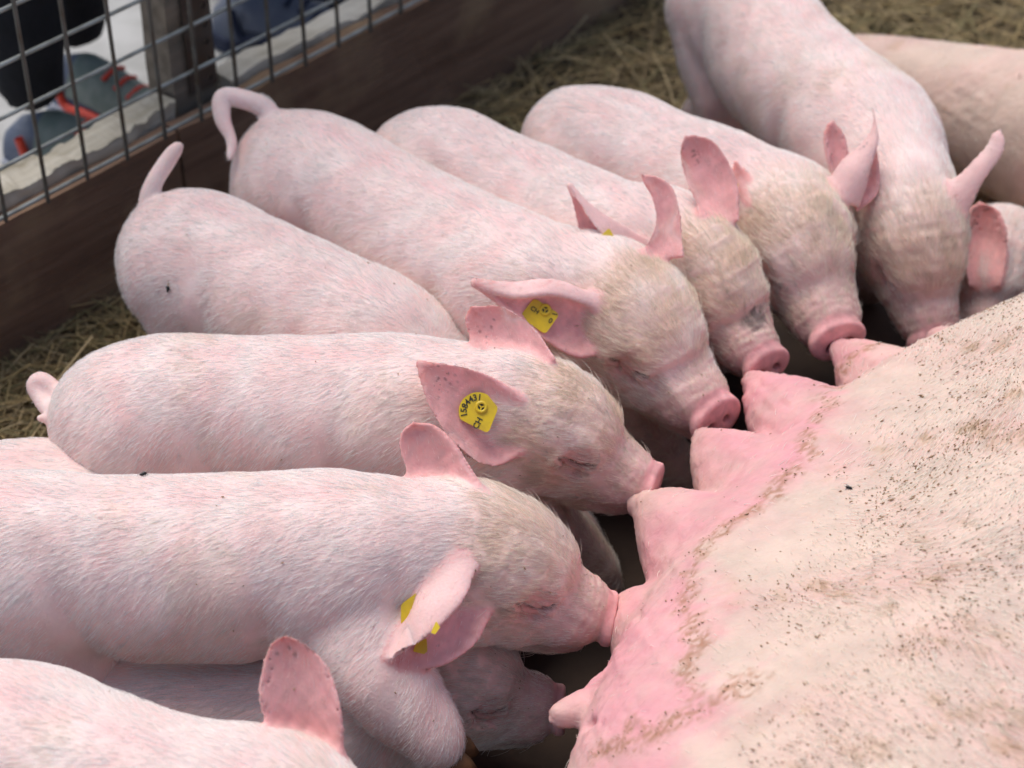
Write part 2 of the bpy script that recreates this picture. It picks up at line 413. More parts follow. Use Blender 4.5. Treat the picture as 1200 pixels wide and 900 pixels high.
    for sg in (-1, 1):
        F.cone(H(.002, .028*sg, -.030), H(.046, .020*sg, -.031), .037*k, .025*k, .014*k)
        F.ball(H(-.022, .025*sg, -.040), .042*k, .02*k)
        F.cone(H(.050, .021*sg, -.024), H(.100, .014*sg, -.020), .018*k, .013*k, .012*k)
        F.cone(H(.028, .030*sg, .029), H(.056, .027*sg, .023), .0105*k, .0085*k, .012*k)      # brow
        F.ball(H(.053, .0475*sg, .011), .010*k, .016*k, sub=True)                             # eye hollow
        F.ell(H(.051, .0335*sg, .0125), [nrm(f+l*sg*-.25), nrm(l*sg+f*.25), u], [.0120*k, .0062*k, .0085*k], .008*k)   # closed lid
        F.chain_sub([H(.038, .0425*sg, .012), H(.045, .0415*sg, .0075), H(.054, .040*sg, .0070), H(.064, .0365*sg, .009)], .0016*k, .0035*k)
        F.chain_sub([H(.034, .043*sg, .004), H(.048, .042*sg, -.002), H(.064, .036*sg, -.001)], .001*k, .006*k)
    F.chain([H(.02, 0, -.052), H(.070, 0, -.053-jaw*.4), H(.114, 0, -.046-jaw)], [.027*k, .019*k, .0095*k], .008*k)   # lower jaw
    for sg in (-1, 1):                                                                           # mouth
        F.chain_sub([H(.126, .008*sg, -.037), H(.100, .016*sg, -.0365), H(.074, .026*sg, -.036), H(.056, .035*sg, -.030)], .0036*k, .004*k)
    nf = nrm(f+u*.34); nu_ = nrm(u-(u@nf)*nf)
    F.disc(H(.1265, 0, -.0095), [nf, l, nu_], [.0022*k, .0232*k, .0182*k], .0034*k, .0035*k)
    for sg in (-1, 1): F.ell(H(.131, .0098*sg, -.0125), [nf, nrm(l+nu_*.6*sg), nrm(nu_-l*.6*sg)], [.010*k, .0038*k, .0058*k], .003*k, sub=True)
    EG = [F.cloud(P, R, .010) for P, R in ec]
    if tl:
        TP = catmull(tl, 5); n = len(TP)
        for i in range(n-1):
            ra = .0085*(1-i/n)**.55+.0028; rb = .0085*(1-(i+1)/n)**.55+.0028; F.cone(TP[i], TP[i+1], ra, rb, .004 if i else .02)
    V, Q = F.mesh(2)
    Nn = vnormals(V, Q)
    hd = (V-S)@f/k; hy = (V-S)@l/k; hz = (V-S)@u/k; dS = np.linalg.norm(V-S, axis=1)/k
    reg = sstep(.088, .100, hd)*(1-sstep(.114, .120, hd))*sstep(-.025, -.005, hz)*(np.sqrt(hy**2+(hz+.01)**2) < .045)
    V = V+Nn*(reg*.00045*(.6+.8*snoise(V, 18, seed+2))*np.sin(6.283*(hd+.0022*snoise(V, 25, seed))/.0085))[:, None]*k
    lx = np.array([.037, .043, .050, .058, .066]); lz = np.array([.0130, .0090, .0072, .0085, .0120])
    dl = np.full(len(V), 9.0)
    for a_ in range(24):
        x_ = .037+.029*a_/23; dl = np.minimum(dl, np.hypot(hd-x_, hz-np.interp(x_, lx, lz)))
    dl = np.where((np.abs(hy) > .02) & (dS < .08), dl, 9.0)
    V = V-Nn*(.0030*(1-sstep(.0005, .0046, dl)))[:, None]+Nn*(.0020*np.exp(-((dl-.0060)/.003)**2))[:, None]
    ex = np.exp(-((hd-.05)**2+(hz-.006)**2)/.0005)*(np.abs(hy) > .02)*(dS < .08)
    V = V+Nn*(.0014*ex*np.sin(6.283*(hz+.25*(hd-.05)+.001*snoise(V, 40, seed))/.0058))[:, None]
    er0 = np.full(len(V), 1.0)
    for G in EG: er0 = np.minimum(er0, F.sample(G, V))
    fold = (1-sstep(.07, .10, np.linalg.norm(V-H(.03, 0, -.01), axis=1)/k))*sstep(.004, .01, er0)
    V = V+Nn*(fold*(.0012*snoise(V, 30, seed+9, 2)))[:, None]
    lat = V[:, 1]-np.interp(V[:, 0], [hip[0], sho[0]], [hip[1], sho[1]]); onb = sstep(-.02, .03, (V-hip)@fw+.05)*(1-sstep(-.02, .02, (V-sho)@fw))*sstep(.4, .8, (V[:, 2]-hip[2])/r)
    spine = np.exp(-(lat/.012)**2)*onb; V = V-Nn*(.0022*spine)[:, None]
    xa = (V-hip)@fw; xb = (V-sho)@fw; low = 1-sstep(-.1, .95, (V[:, 2]-hip[2])/r)
    V = V-Nn*(.0080*np.exp(-((xa-.060-.25*(hip[2]-V[:, 2]))/.016)**2)*low*(V[:, 2] > .06))[:, None]-Nn*(.0070*np.exp(-((xb+.058)/.016)**2)*low*(V[:, 2] > .06))[:, None]
    V = V-Nn*(.0045*np.exp(-((xb-.062)/.012)**2)*(1-sstep(.2, .9, (V[:, 2]-sho[2])/r))*(dS > .055))[:, None]
    V = V+Nn*(.0016*snoise(V, 7, seed+21, 2))[:, None]
    # ---- colour by anatomy
    er = np.full(len(V), 1.0)
    eo = np.full(len(V), 1.0)
    for G, e in zip(EG, ears):
        g = F.sample(G, V); er = np.minimum(er, g)
        if len(e) > 4: eo = np.minimum(eo, g)
    hd = (V-S)@f/k; hy = (V-S)@l/k; hz = (V-S)@u/k; dS = np.linalg.norm(V-S, axis=1)/k
    ear = (1-sstep(.002, .008, er)) if EG else np.zeros(len(V))
    inhead = (1-sstep(.06, .11, dS-np.clip(hd, 0, .14)))*sstep(-.05, .0, hd)*(1-ear)
    nose = sstep(.1195, .1225, hd+.3*hz+.003)*(dS < .17)*(np.sqrt(hy**2+(hz+.009)**2) < .03)
    snoutm = sstep(.075, .11, hd)*(np.sqrt(hy**2+(hz+.01)**2) < .045)*(1-nose)
    nz = snoise(V, 14, 40+seed, 3); n2 = snoise(V, 60, 50+seed, 2); n3 = snoise(V, 170, 60+seed, 2)
    pink = np.array([.84, .57, .53])*tint; body = np.array([.87, .70, .65])*tint
    C = body+(pink-body)*np.clip(.45+.42*nz, 0, 1)[:, None]
    C = C*(1-.0*n2[:, None])
    grime = sstep(.55, 1.1, snoise(V, 5, seed+41, 3)+.35*n2)*(1-ear); C = C+(np.array([.62, .46, .34])-C)*(grime*.22)[:, None]
    C = C+(np.array([.84, .50, .49])-C)*(spine*.5*np.clip(.6+snoise(V, 8, seed+31), 0, 1))[:, None]
    hc = np.array([.72, .50, .39]); C = C+(hc-C)*(inhead*(.75+.25*nz))[:, None]*headcol
    C = C+(np.array([.72, .40, .37])-C)*(snoutm*.8)[:, None]
    crust = sstep(.080, .092, hd)*(1-nose)*sstep(-.1, .7, n3*.7+n2*.5)*sstep(-.03, -.01, hz)*(dS < .17)
    C = C+(np.array([.60, .40, .38])-C)*(sstep(.05, .085, hd)*(1-nose)*(dS < .16)*.45)[:, None]; C = C+(np.array([.80, .69, .55])-C)*(crust*.38)[:, None]
    eye = np.minimum(np.linalg.norm((V-H(.050, .039, .009)), axis=1), np.linalg.norm((V-H(.050, -.039, .009)), axis=1))/k
    C = C+(np.array([.66, .34, .30])-C)*((1-sstep(.004, .030, eye+.005*n2))*.8)[:, None]
    C = C*(1-.88*(1-sstep(.0012, .0038, dl+.0005*n3)))[:, None]  # closed-eye slit: crease shade painted into the colour, with the dark lash line
    nst = np.zeros(len(V))
    for sg in (-1, 1): nst = np.maximum(nst, 1-sstep(.003, .0062, np.linalg.norm(V-H(.1285, .0098*sg, -.0125), axis=1)/k))
    dirt = np.clip(sstep(.15, .75, n2*.6+nz*.5)*inhead*.8+snoutm*sstep(.2, .8, n2)*.7*(1-nose), 0, 1)*.7
    C = C*(1-dirt[:, None]*.28)+np.array([.25, .18, .12])*dirt[:, None]*.28
    smd = np.zeros(len(V))
    for sx, sy, sz, sr, sa in smudge: smd = np.maximum(smd, sa*(1-sstep(sr*.45, sr, np.linalg.norm(V-H(sx, sy, sz), axis=1)/k+.004*n2+.002*n3)))
    C = C+(np.array([.10, .09, .08])-C)*(smd*.75)[:, None]
    C = C+(np.array([.80, .42, .41])*(1+.12*n2[:, None])-C)*nose[:, None]
    C = C*(1-.55*nst[:, None])
    eout = 1-sstep(.0015, .004, eo)
    C = C+(np.array([.84, .43, .41])*(1+.10*n2[:, None])-C)*(ear*(1-eout)*.92)[:, None]
    C = C+(np.array([.84, .54, .51])-C)*(eout*.85)[:, None]
    vein = np.clip(1-np.abs(snoise(V, 26, 33+seed, 3))*7, 0, 1)*ear*(1-eout); C = C+(np.array([.70, .22, .24])-C)*(vein*.28)[:, None]
    tipm = np.zeros(len(V))
    for P_, R_ in ec: tipm = np.maximum(tipm, 1-sstep(.008, .045, np.linalg.norm(V-P_[-1], axis=1)))
    C = C+(np.array([.66, .25, .22])-C)*(tipm*ear*(1-eout)*(.45+.3*n2))[:, None]
    edg = sstep(-.9, -.2, er*1000)*ear
    sp_near = np.zeros(len(V))
    for P_, R_ in ec: sp_near = np.maximum(sp_near, 1-sstep(.025, .06, np.linalg.norm(V-P_[-1], axis=1)))
    spk = sstep(.72, .9, n3*sstep(.15, .6, snoise(V, 22, 70+seed, 2)))*(ear*.75*sp_near+nose*.1); C = C*(1-.7*spk[:, None])
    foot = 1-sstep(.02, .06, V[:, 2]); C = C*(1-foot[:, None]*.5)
    root = empty('piglet', base, yaw); tag(root, label, 'piglet', 'piglets suckling side by side at the sow')
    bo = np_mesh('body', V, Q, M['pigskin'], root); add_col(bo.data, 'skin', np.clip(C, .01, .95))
    # ---- fur
    T = np.zeros_like(V); t = np.clip((V[:, 0]-sho[0]+.02)/.12, 0, 1)[:, None]
    sd = (V[:, 1]-np.interp(V[:, 0], [hip[0], sho[0]], [hip[1], sho[1]]))/r; hh = (V[:, 2]-hip[2])/r
    flank = 1-sstep(.2, .95, hh)
    T = -fw*1.0*(1-flank*.25)[:, None]+np.array([0, 0, -1.0])*(flank*.85)[:, None]+side*np.sign(sd)[:, None]*((1-flank)*sstep(0.05, .5, np.abs(sd))*.35)[:, None]
    hx = sstep(.10, .03, dS-np.clip(hd, 0, .14)) if False else (1-sstep(.05, .10, dS-np.clip(hd, 0, .14)))
    TH = -f[None]+l[None]*(np.sign(hy)*sstep(.0, .03, np.abs(hy))*.35)[:, None]-u[None]*(sstep(.0, .03, -hz)*.35)[:, None]
    T = T*(1-hx)[:, None]+TH*hx[:, None]
    if EG:
        for (P, R) in ec:
            b0 = P[0]; 
            tipd = nrm(P[-1]-b0); m = ear > .5; m &= np.linalg.norm(V-P.mean(0), axis=1) < .09; T[m] = tipd
    ln = .0125*(1+.05*hx)*(1-.45*ear)*(1-.5*snoutm)+.002*snoise(V, 9, seed+5)
    tlm = np.zeros(len(V))
    if tl: tlm = 1-sstep(.02, .035, np.min(np.linalg.norm(V[:, None].astype(np.float32)-np.array(tl[2:], np.float32)[None], axis=2), 1))
    ln = ln*(1-.6*tlm)
    wt = (1-.86*ear)*(1-.7*tlm)*(.06+.94*sstep(.001, .005, dl))*(1-.6*np.exp(-((hd-.05)**2+(hz-.008)**2)/.00022)*(np.abs(hy) > .02))*(1-nose)*(1-.72*snoutm)*(1+.5*inhead)*np.where(Nn[:, 2] < -.5, .15, 1)*np.where(V[:, 2] < .03, .2, 1)
    rim = (er < 9)
    wcol = np.array([.97, .94, .91]); tcol = np.array([.92, .80, .62])
    tm = inhead*np.clip(.75+.35*nz, 0, 1)*headcol
    FC = wcol+(tcol-wcol)*tm[:, None]; FC = FC+(np.array([.72, .58, .42])-FC)*(grime*.25)[:, None]; FC = FC*(1-(dirt*.30)[:, None])*(1-smd*.8)[:, None]
    FC = FC+(np.array([.93, .72, .68])-FC)*(ear*.8)[:, None]
    grow_fur('fur', V, Q, Nn, wt, T, ln, FC, fur, root, seed=seed+1, stray=inhead, lift=.115, curl=.08, clump=.0042)
    if h < .0032:
        r_ = np.random.default_rng(seed+50); A_ = np.linalg.norm(np.cross(V[Q[:, 2]]-V[Q[:, 0]], V[Q[:, 3]]-V[Q[:, 1]]), axis=1)*(Nn[Q[:, 0], 2] > 0)*(1+2.5*inhead[Q[:, 0]]+2*snoutm[Q[:, 0]]+3*ear[Q[:, 0]]); f_ = r_.choice(len(Q), 46, p=A_/A_.sum())
        flakes('dirt_specks', V[Q[f_]].mean(1)+Nn[Q[f_, 0]]*.0012, Nn[Q[f_, 0]], T[Q[f_, 0]], r_, root, .8)
    pig = dict(root=root, V=V, Q=Q, R=Rm, base=base, body=bo, ears=ec, L=L, H=H)
    PIGS.append(pig); return pig
def _chain_sub(s, P, r, k):
    C = catmull(P, 4)
    for a, b in zip(C[:-1], C[1:]): s.cone(a, b, r, r, k, sub=True)
Field.chain_sub = _chain_sub
# near pigs first
P7 = piglet('piglet straddling a lower piglet with its front leg, yellow tag behind its drooping ear',
    (30, 660, .26), (395, 660, .26), (560, 650, .255), (726, 720, .19), mid=(210, 658, .26), neck=(470, 652, .26), r=.081, roll=0, seed=1, h=.0023, headcol=.85, tint=1.0,
    ears=[([(532, 640, -.06), (505, 680, -.075), (480, 720, -.085), (455, 768, -.09)], [(556, 665, -.072), (540, 705, -.095), (500, 745, -.105), (462, 772, -.10)], -.004, 0, 1),
          ([(532, 660, -.055), (505, 690, -.07), (478, 728, -.08), (456, 772, -.085)], [(572, 722, -.052), (552, 756, -.066), (515, 779, -.078), (470, 780, -.085)], .014, 0),
          ([(508, 612, -.03), (486, 570, -.02), (470, 530, -.02), (471, 508, -.02), (484, 497, -.02)], [(575, 600, -.035), (556, 562, -.03), (530, 520, -.025), (508, 500, -.02), (484, 497, -.02)], .016, 0)],
    legpts={2: [(410, 700, .24, .052), (440, 775, .215, .040), (480, 832, .180, .029), (512, 868, .155, .022)]})
P6 = piglet('piglet with its big ear facing out and a round yellow tag numbered 1584431',
    (192, 492, .24), (470, 492, .24), (630, 490, .25), (774, 566, .20), mid=(325, 488, .24), neck=(550, 485, .25), r=.082, seed=2, h=.0023, headcol=.9, tint=1.01,
    ears=[([(610, 468, -.062), (570, 440, -.075), (530, 428, -.085), (491, 426, -.09)], [(612, 528, -.050), (578, 546, -.066), (538, 527, -.088), (506, 480, -.095), (491, 426, -.09)], .020, 0),
          ([(565, 415, -.02), (551, 393, -.015), (546, 374, -.015), (552, 360, -.015)], [(650, 420, -.035), (625, 384, -.025), (590, 360, -.02), (552, 360, -.015)], .014, 0)],
    legpts={2: [(540, 530, .21, .052), (612, 590, .14, .034), (672, 640, .075, .023), (706, 688, .02, .019)], 3: [(520, 500, .21, .05), (590, 560, .12, .03), (650, 600, .06, .021), (690, 640, .015, .018)]},
    tail=[(110, 470, -.0), (78, 478, .0), (66, 462, .01), (50, 447, .01), (42, 455, .01), (52, 475, .0), (62, 488, -.01), (46, 490, -.02)])
P4 = piglet('piglet with a rectangular yellow tag under its folded ear, tail hooked near the fence post',
    (375, 220, .24), (610, 345, .24), (735, 368, .25), (845, 488, .20), mid=(480, 275, .24), neck=(672, 350, .245), r=.084, seed=3, roll=-6, headcol=.9, h=.0023,
    ears=[([(715, 352, -.055), (650, 331, -.07), (600, 334, -.08), (557, 331, -.085)], [(705, 362, -.06), (650, 345, -.083), (600, 347, -.09), (557, 332, -.086)], .0, 0, 1),
          ([(712, 358, -.055), (650, 340, -.072), (600, 340, -.08), (557, 332, -.085)], [(712, 410, -.045), (672, 416, -.062), (615, 380, -.08), (557, 332, -.085)], .016, 0),
          ([(752, 300, -.03), (768, 262, -.02), (765, 232, -.02), (755, 214, -.02), (752, 205, -.02)], [(800, 300, -.03), (798, 255, -.025), (788, 222, -.02), (768, 207, -.02), (752, 205, -.02)], .010, 0)],
    legpts={2: [(655, 400, .20, .050), (720, 470, .13, .032), (778, 530, .06, .022), (808, 572, .015, .018)]},
    tail=[(325, 150, .0), (310, 127, .0), (285, 116, .0), (262, 115, .0), (261, 140, -.01), (271, 165, -.02), (269, 186, -.03)])
P5 = piglet('piglet squeezed between two others, its head hidden and its tail sticking straight up',
    (250, 318, .23), (450, 422, .20), (560, 500, .12), (650, 585, .08), mid=(335, 360, .23), r=.084, seed=4, h=.003, tint=.985, fur=50000,
    tail=[(184, 262, .0), (174, 240, .0), (181, 214, .0), (196, 190, .0), (209, 172, .0)])
P3 = piglet('piglet with a dark smudge on its snout bridge and one broad ear upright',
    (532, 212, .24), (720, 300, .24), (818, 314, .25), (903, 427, .20), mid=(620, 250, .24), neck=(770, 290, .245), r=.080, seed=5, roll=-8, headcol=.95, h=.0023, smudge=[(.086, .004, .016, .019, 1.0), (.045, .035, .02, .012, .5)],
    ears=[([(770, 290, -.045), (735, 268, -.06), (705, 250, -.065), (668, 218, -.07)], [(755, 300, -.05), (720, 285, -.07), (695, 262, -.075), (668, 218, -.072)], 0, 0, 1),
          ([(755, 300, -.04), (720, 278, -.055), (690, 255, -.06), (668, 218, -.065)], [(740, 320, -.04), (700, 300, -.055), (680, 272, -.06), (668, 218, -.065)], .01, 0),
          ([(822, 250, -.04), (804, 212, -.03), (797, 180, -.03), (803, 160, -.03)], [(866, 258, -.035), (862, 210, -.03), (840, 170, -.03), (820, 160, -.03), (803, 160, -.03)], .014, 0)])
P2 = piglet('piglet with a wrinkled snout facing forward, beside the piglet that curves down from the top',
    (712, 184, .24), (852, 242, .24), (925, 268, .25), (986, 396, .20), mid=(770, 205, .24), neck=(890, 245, .245), r=.081, seed=6, roll=-8, headcol=.8, tint=1.01, h=.0024, smudge=[(.070, 0, .022, .010, .6)],
    ears=[([(880, 240, -.04), (866, 215, -.03), (862, 190, -.03)], [(905, 250, -.04), (885, 225, -.03), (862, 190, -.03)], .008, 0),
          ([(968, 225, -.03), (985, 192, -.03), (1012, 165, -.03), (1022, 148, -.03), (1023, 128, -.03)], [(1005, 240, -.03), (1016, 205, -.04), (1028, 170, -.04), (1028, 148, -.035), (1023, 128, -.03)], -.008, 0, 1),
          ([(1003, 215, -.02), (1015, 190, -.02), (1026, 170, -.02)], [(1005, 245, -.02), (1028, 222, -.02), (1026, 170, -.02)], .008, 0)])
P1 = piglet('piglet curving down from the top edge of the pen, its snout buried behind the sow',
    (868, 12, .25), (1012, 162, .25), (1065, 260, .24), (1100, 403, .145), mid=(930, 85, .25), neck=(1042, 210, .25), r=.086, seed=7, roll=-5, headcol=.75,
    ears=[([(1000, 240, -.03), (975, 200, -.03), (967, 165, -.03), (970, 148, -.03), (976, 143, -.03)], [(1020, 230, -.03), (998, 195, -.03), (988, 160, -.03), (976, 143, -.03)], .008, 0),
          ([(1088, 235, -.04), (1125, 205, -.045), (1155, 172, -.045), (1162, 158, -.045), (1172, 152, -.045)], [(1125, 262, -.04), (1148, 218, -.05), (1172, 185, -.05), (1177, 165, -.05), (1172, 152, -.045)], -.008, 0, 1)])
P0 = piglet('piglet mostly hidden at the far right edge with one dark curled ear',
    (1215, 300, .03), (1200, 300, .06), (1168, 312, .13), (1150, 400, .09), r=.044, seed=8, tint=.9, headcol=.15, h=.003, fur=26000, hs=.95,
    ears=[([(1135, 335, -.06), (1128, 290, -.06), (1130, 255, -.06), (1148, 237, -.06)], [(1172, 335, -.07), (1180, 290, -.07), (1172, 250, -.07), (1148, 237, -.06)], .02, 0)])
P8 = piglet('piglet lying low in shade beneath the straddling piglet with its eye shut',
    (190, 850, .095), (390, 845, .09), (512, 792, .12), (665, 826, .085), r=.074, seed=9, headcol=.45, tint=1.03, h=.0024, roll=0,
    ears=[([(510, 770, -.03), (488, 785, -.03), (465, 800, -.03)], [(515, 810, -.05), (490, 825, -.05), (465, 800, -.03)], .006, 0)])
P9 = piglet('piglet in the near corner with only its back and one upright ear in view',
    (40, 905, .25), (310, 990, .25), (420, 1018, .25), (545, 1085, .2), mid=(175, 962, .25), r=.086, seed=10, fur=60000,
    ears=[([(322, 860, .03), (306, 825, .02), (308, 785, .02), (318, 755, .02), (335, 745, .02)], [(400, 892, .03), (400, 838, .015), (385, 785, .015), (360, 757, .02), (335, 745, .02)], .018, 0)])
P10 = piglet('piglet of which only a pale rump shows at the left edge behind the others',
    (48, 606, .17), (330, 612, .15), (500, 640, .10), (640, 720, .07), r=.078, seed=11, h=.0035, fur=20000)

# ------------------------------------------------------------------ the sow
def sow():
    b = np.array([.55, 1.30, 0.]); root = empty('sow', b); tag(root, 'huge pale sow lying on her side with a pink udder towards the piglets', 'sow')
    L = lambda p: np.asarray(p, float)-b
    h = .0042; ax = nrm([.577, .816, 0]); sd = nrm([.816, -.577, 0]); up = np.array([0, 0, 1.])
    lo = L((-.06, .6, -.01)); hi = L((1.2, 2.62, .5)); F = Field(lo, hi, h*2)
    c = L((.60, 1.33, .20))+sd*.045-up*.01
    F.ell(c, [ax, sd, up], (.86, .27, .205), .02)
    F.ell(c+ax*.30+up*.0+sd*.03, [ax, sd, up], (.42, .25, .200), .05)
    F.ell(c-ax*.38+sd*.01, [ax, sd, up], (.42, .25, .205), .05)
    # udder ridge
    F.chain([L(U(805, 1010, .18)), L(U(830, 930, .18)), L(U(858, 850, .185)), L(U(898, 750, .19)), L(U(955, 662, .19)), L(U(1018, 597, .19)), L(U(1095, 528, .19)), L(U(1180, 480, .19)), L(U(1270, 455, .20))], [.084, .086, .085, .082, .080, .078, .074, .072, .07], .06)
    F.chain([c-ax*.55-sd*.20, c-ax*.25-sd*.205, c-ax*.0-sd*.205, c+ax*.2-sd*.19, c+ax*.45-sd*.15], [.105, .108, .108, .105, .10], .08)
    F.chain([c-ax*.55-sd*.09+up*.02, c-ax*.2-sd*.10+up*.025, c+ax*.15-sd*.10+up*.025, c+ax*.4-sd*.08+up*.02], [.13, .135, .132, .125], .08)
    # hind leg reaching towards the far wall
    F.chain([L((.98, 2.02, .16)), L((.86, 2.18, .15)), L((.71, 2.34, .115)), L((.56, 2.50, .085)), L((.46, 2.58, .06))], [.14, .125, .088, .058, .04], .05)
    apex = [(998, 418, .19, .8), (893, 458, .195, 1), (832, 526, .195, 1), (768, 596, .195, 1), (742, 716, .180, 1.05), (1100, 400, .18, .6)]
    lobes = []
    for x, y, z, q in apex:
        P_ = [L(U(x, y, z)), L(U(x+34*q, y+34*q, z-.003)), L(U(x+68*q, y+70*q, z-.004)), L(U(x+112*q, y+112*q, z-.006))]
        F.chain(P_, [.0105*q, .031*q, .050*q, .068*q], .028, 5)
        lobes.append(((x, y, z), (x+112*q, y+112*q, z-.006), .0105*q, .068*q))
    for (x, y, z, q), (dx, dy) in zip(apex[:5], ((-16, -8), (-10, -12), (-8, -12), (-22, -4), (-6, -6))):
        F.chain([L(U(x+10, y+10, z)), L(U(x, y, z)), L(U(x+dx, y+dy, z-.004))], [.015, .0105, .0085], .012)
    T = [L(U(652, 841, .20)), L(U(668, 834, .202)), L(U(700, 824, .203)), L(U(745, 822, .2))]
    F.chain(T, [.0072, .0095, .014, .035], .010)
    F.refine()
    F.chain_sub([L(U(690, 850, .232)), L(U(725, 857, .262)), L(U(765, 850, .274)), L(U(800, 832, .284))], .002, .010)
    F.chain_sub([L(U(735, 700, .225)), L(U(750, 720, .24)), L(U(756, 750, .248))], .001, .008)
    V, Q = F.mesh(2); Nn = vnormals(V, Q)
    # fine wrinkles as relief near the udder
    W = V+b
    up_ = (W-np.array([.29, 1.41, 0]))@nrm([-.816, .577, 0])     # distance out from the body towards the piglets
    lobed = np.full(len(V), 9.0)
    for a, e, ra, rb in lobes+[((651, 842, .19), (745, 815, .2), .02, .04)]:
        A, E = L(U(*a)), L(U(*e)); t = np.clip(((V-A)@(E-A))/((E-A)@(E-A)), 0, 1); lobed = np.minimum(lobed, np.linalg.norm(V-(A+t[:, None]*(E-A)), axis=1)-(ra+(rb-ra)*t))
    near = (1-sstep(.010, .070, lobed+.012*snoise(V, 9, 97, 2)))
    for (x, y, z, q) in apex[:5]:
        da = np.linalg.norm(V-L(U(x, y, z)), axis=1); V = V+Nn*(.0007*np.sin(6.283*(da+.003*snoise(V, 20, 61))/.0065)*(1-sstep(.02, .05, da)))[:, None]
    fr = snoise(V*np.array([1, 1, 1]), 26, 91, 3); V = V+Nn*(near*.0009*fr)[:, None]+Nn*(.0012*snoise(V, 40, 92, 2)*sstep(-.2, .4, snoise(V, 3, 95)))[:, None]
    n1 = snoise(V, 5, 81, 3); n2 = snoise(V, 24, 82, 3); n3 = snoise(V, 90, 83, 2)
    flank = np.array([.68, .52, .43]); pink = np.array([.76, .36, .385])
    C = flank+(np.array([.66, .43, .38])-flank)*np.clip(.35+.6*n1, 0, 1)[:, None]
    C = C+(pink-C)*np.clip(near*(.95+.15*n2), 0, 1)[:, None]
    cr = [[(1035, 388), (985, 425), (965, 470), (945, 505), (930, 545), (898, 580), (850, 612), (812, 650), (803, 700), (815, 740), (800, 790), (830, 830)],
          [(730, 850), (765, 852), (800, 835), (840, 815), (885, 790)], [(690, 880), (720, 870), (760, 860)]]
    bt = BVHTree.FromPolygons([tuple(v) for v in W], [tuple(q) for q in Q]) if False else None
    cd_ = np.full(len(V), 9.0); cmn = np.full(len(V), 9.0); outd = np.full(len(V), -9.0)
    # project the dirt lines on the hide: nearest surface point along the ridge, in world space
    Wt = W; D = (Wt-CAM)@FWD; ux = 600+FPX*((Wt-CAM)@RGT)/D; vy = 450-FPX*((Wt-CAM)@UPV)/D
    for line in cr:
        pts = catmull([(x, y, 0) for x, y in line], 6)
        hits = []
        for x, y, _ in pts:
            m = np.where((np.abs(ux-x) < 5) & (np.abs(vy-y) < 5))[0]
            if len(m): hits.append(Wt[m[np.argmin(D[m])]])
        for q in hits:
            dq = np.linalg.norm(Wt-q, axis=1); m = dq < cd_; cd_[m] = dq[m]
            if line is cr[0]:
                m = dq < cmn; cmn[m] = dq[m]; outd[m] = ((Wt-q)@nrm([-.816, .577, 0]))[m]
    near = np.maximum(near*.6, (sstep(-.035, .010, outd+.010*n2+.008*n1)*.75+.25*sstep(-.006, .008, outd+.004*n2))*(1-sstep(.10, .20, cmn)))
    C = flank+(np.array([.66, .43, .38])-flank)*np.clip(.30+.5*n1, 0, 1)[:, None]; C = C+(pink-C)*np.clip(near*(.80+.15*n2+.2*n1), 0, 1)[:, None]
    n4 = snoise(V@np.array([[.577, .816, 0], [.816*.25, -.577*.25, 0], [0, 0, 1]]).T, 260, 84, 2)
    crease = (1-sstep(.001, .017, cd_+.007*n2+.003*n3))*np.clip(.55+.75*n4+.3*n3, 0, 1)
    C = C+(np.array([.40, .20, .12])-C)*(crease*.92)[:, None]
    sm = np.clip(sstep(.25, 1.0, n2*.6+n1*.6)*(1-near), 0, 1); C = C+(np.array([.52, .36, .22])-C)*(sm*.42)[:, None]
    o = np_mesh('body', V, Q, M['sowskin'], root); add_col(o.data, 'skin', np.clip(C, .01, .95))
    zone = sstep(.02, .12, -outd+.025*n1)*(1-near)*(1-.5*sstep(8, 9, -outd))
    wt = (.05+.95*zone)*np.where(Nn[:, 2] < -.1, .1, 1)*(1-.7*near)
    tt = sstep(-.30, .10, (W-np.array([.55, 1.25, 0]))@ax)[:, None]
    flow = (1-tt)*nrm(sd-ax*.25)[None]+tt*nrm(ax*.9+sd*.25)[None]+.45*np.stack([snoise(V, 3.5, 300+i) for i in range(3)], 1)
    ln = .012+.003*n1; tint = np.clip(np.array([.95, .88, .78])*(1+.0*n2)[:, None]-sm[:, None]*np.array([.34, .42, .48]), .1, .95)
    grow_fur('bristles', V, Q, Nn, wt*(.55+.45*sstep(-.5, .5, n2)), flow, ln, tint, 90000, root, radius=.00020, lift=.24, clump=.0036, curl=.12, seed=77)
    # dried dirt flakes caught at the roots of the bristles
    r = np.random.default_rng(5); A = np.linalg.norm(np.cross(V[Q[:, 2]]-V[Q[:, 0]], V[Q[:, 3]]-V[Q[:, 1]]), axis=1)
    patch = sstep(-.25, .75, snoise(V, 6, 88, 2)*.8+snoise(V, 17, 89, 2)*.6)*zone
    pw = A*((patch*2.2+.9*zone+crease*1.2+.015)[Q].mean(1))*np.where(Nn[Q[:, 0], 2] < 0, .1, 1); f = r.choice(len(Q), 60000, p=pw/pw.sum())
    flakes('dirt_flakes', V[Q[f]].mean(1)+(r.random((len(f), 3))-.5)*.004, Nn[Q[f, 0]], flow[Q[f, 0]], r, root)
    return root, V+b, Q
SOW, SV, SQ = sow()
print('pigs done', round(time.time()-T0, 1))
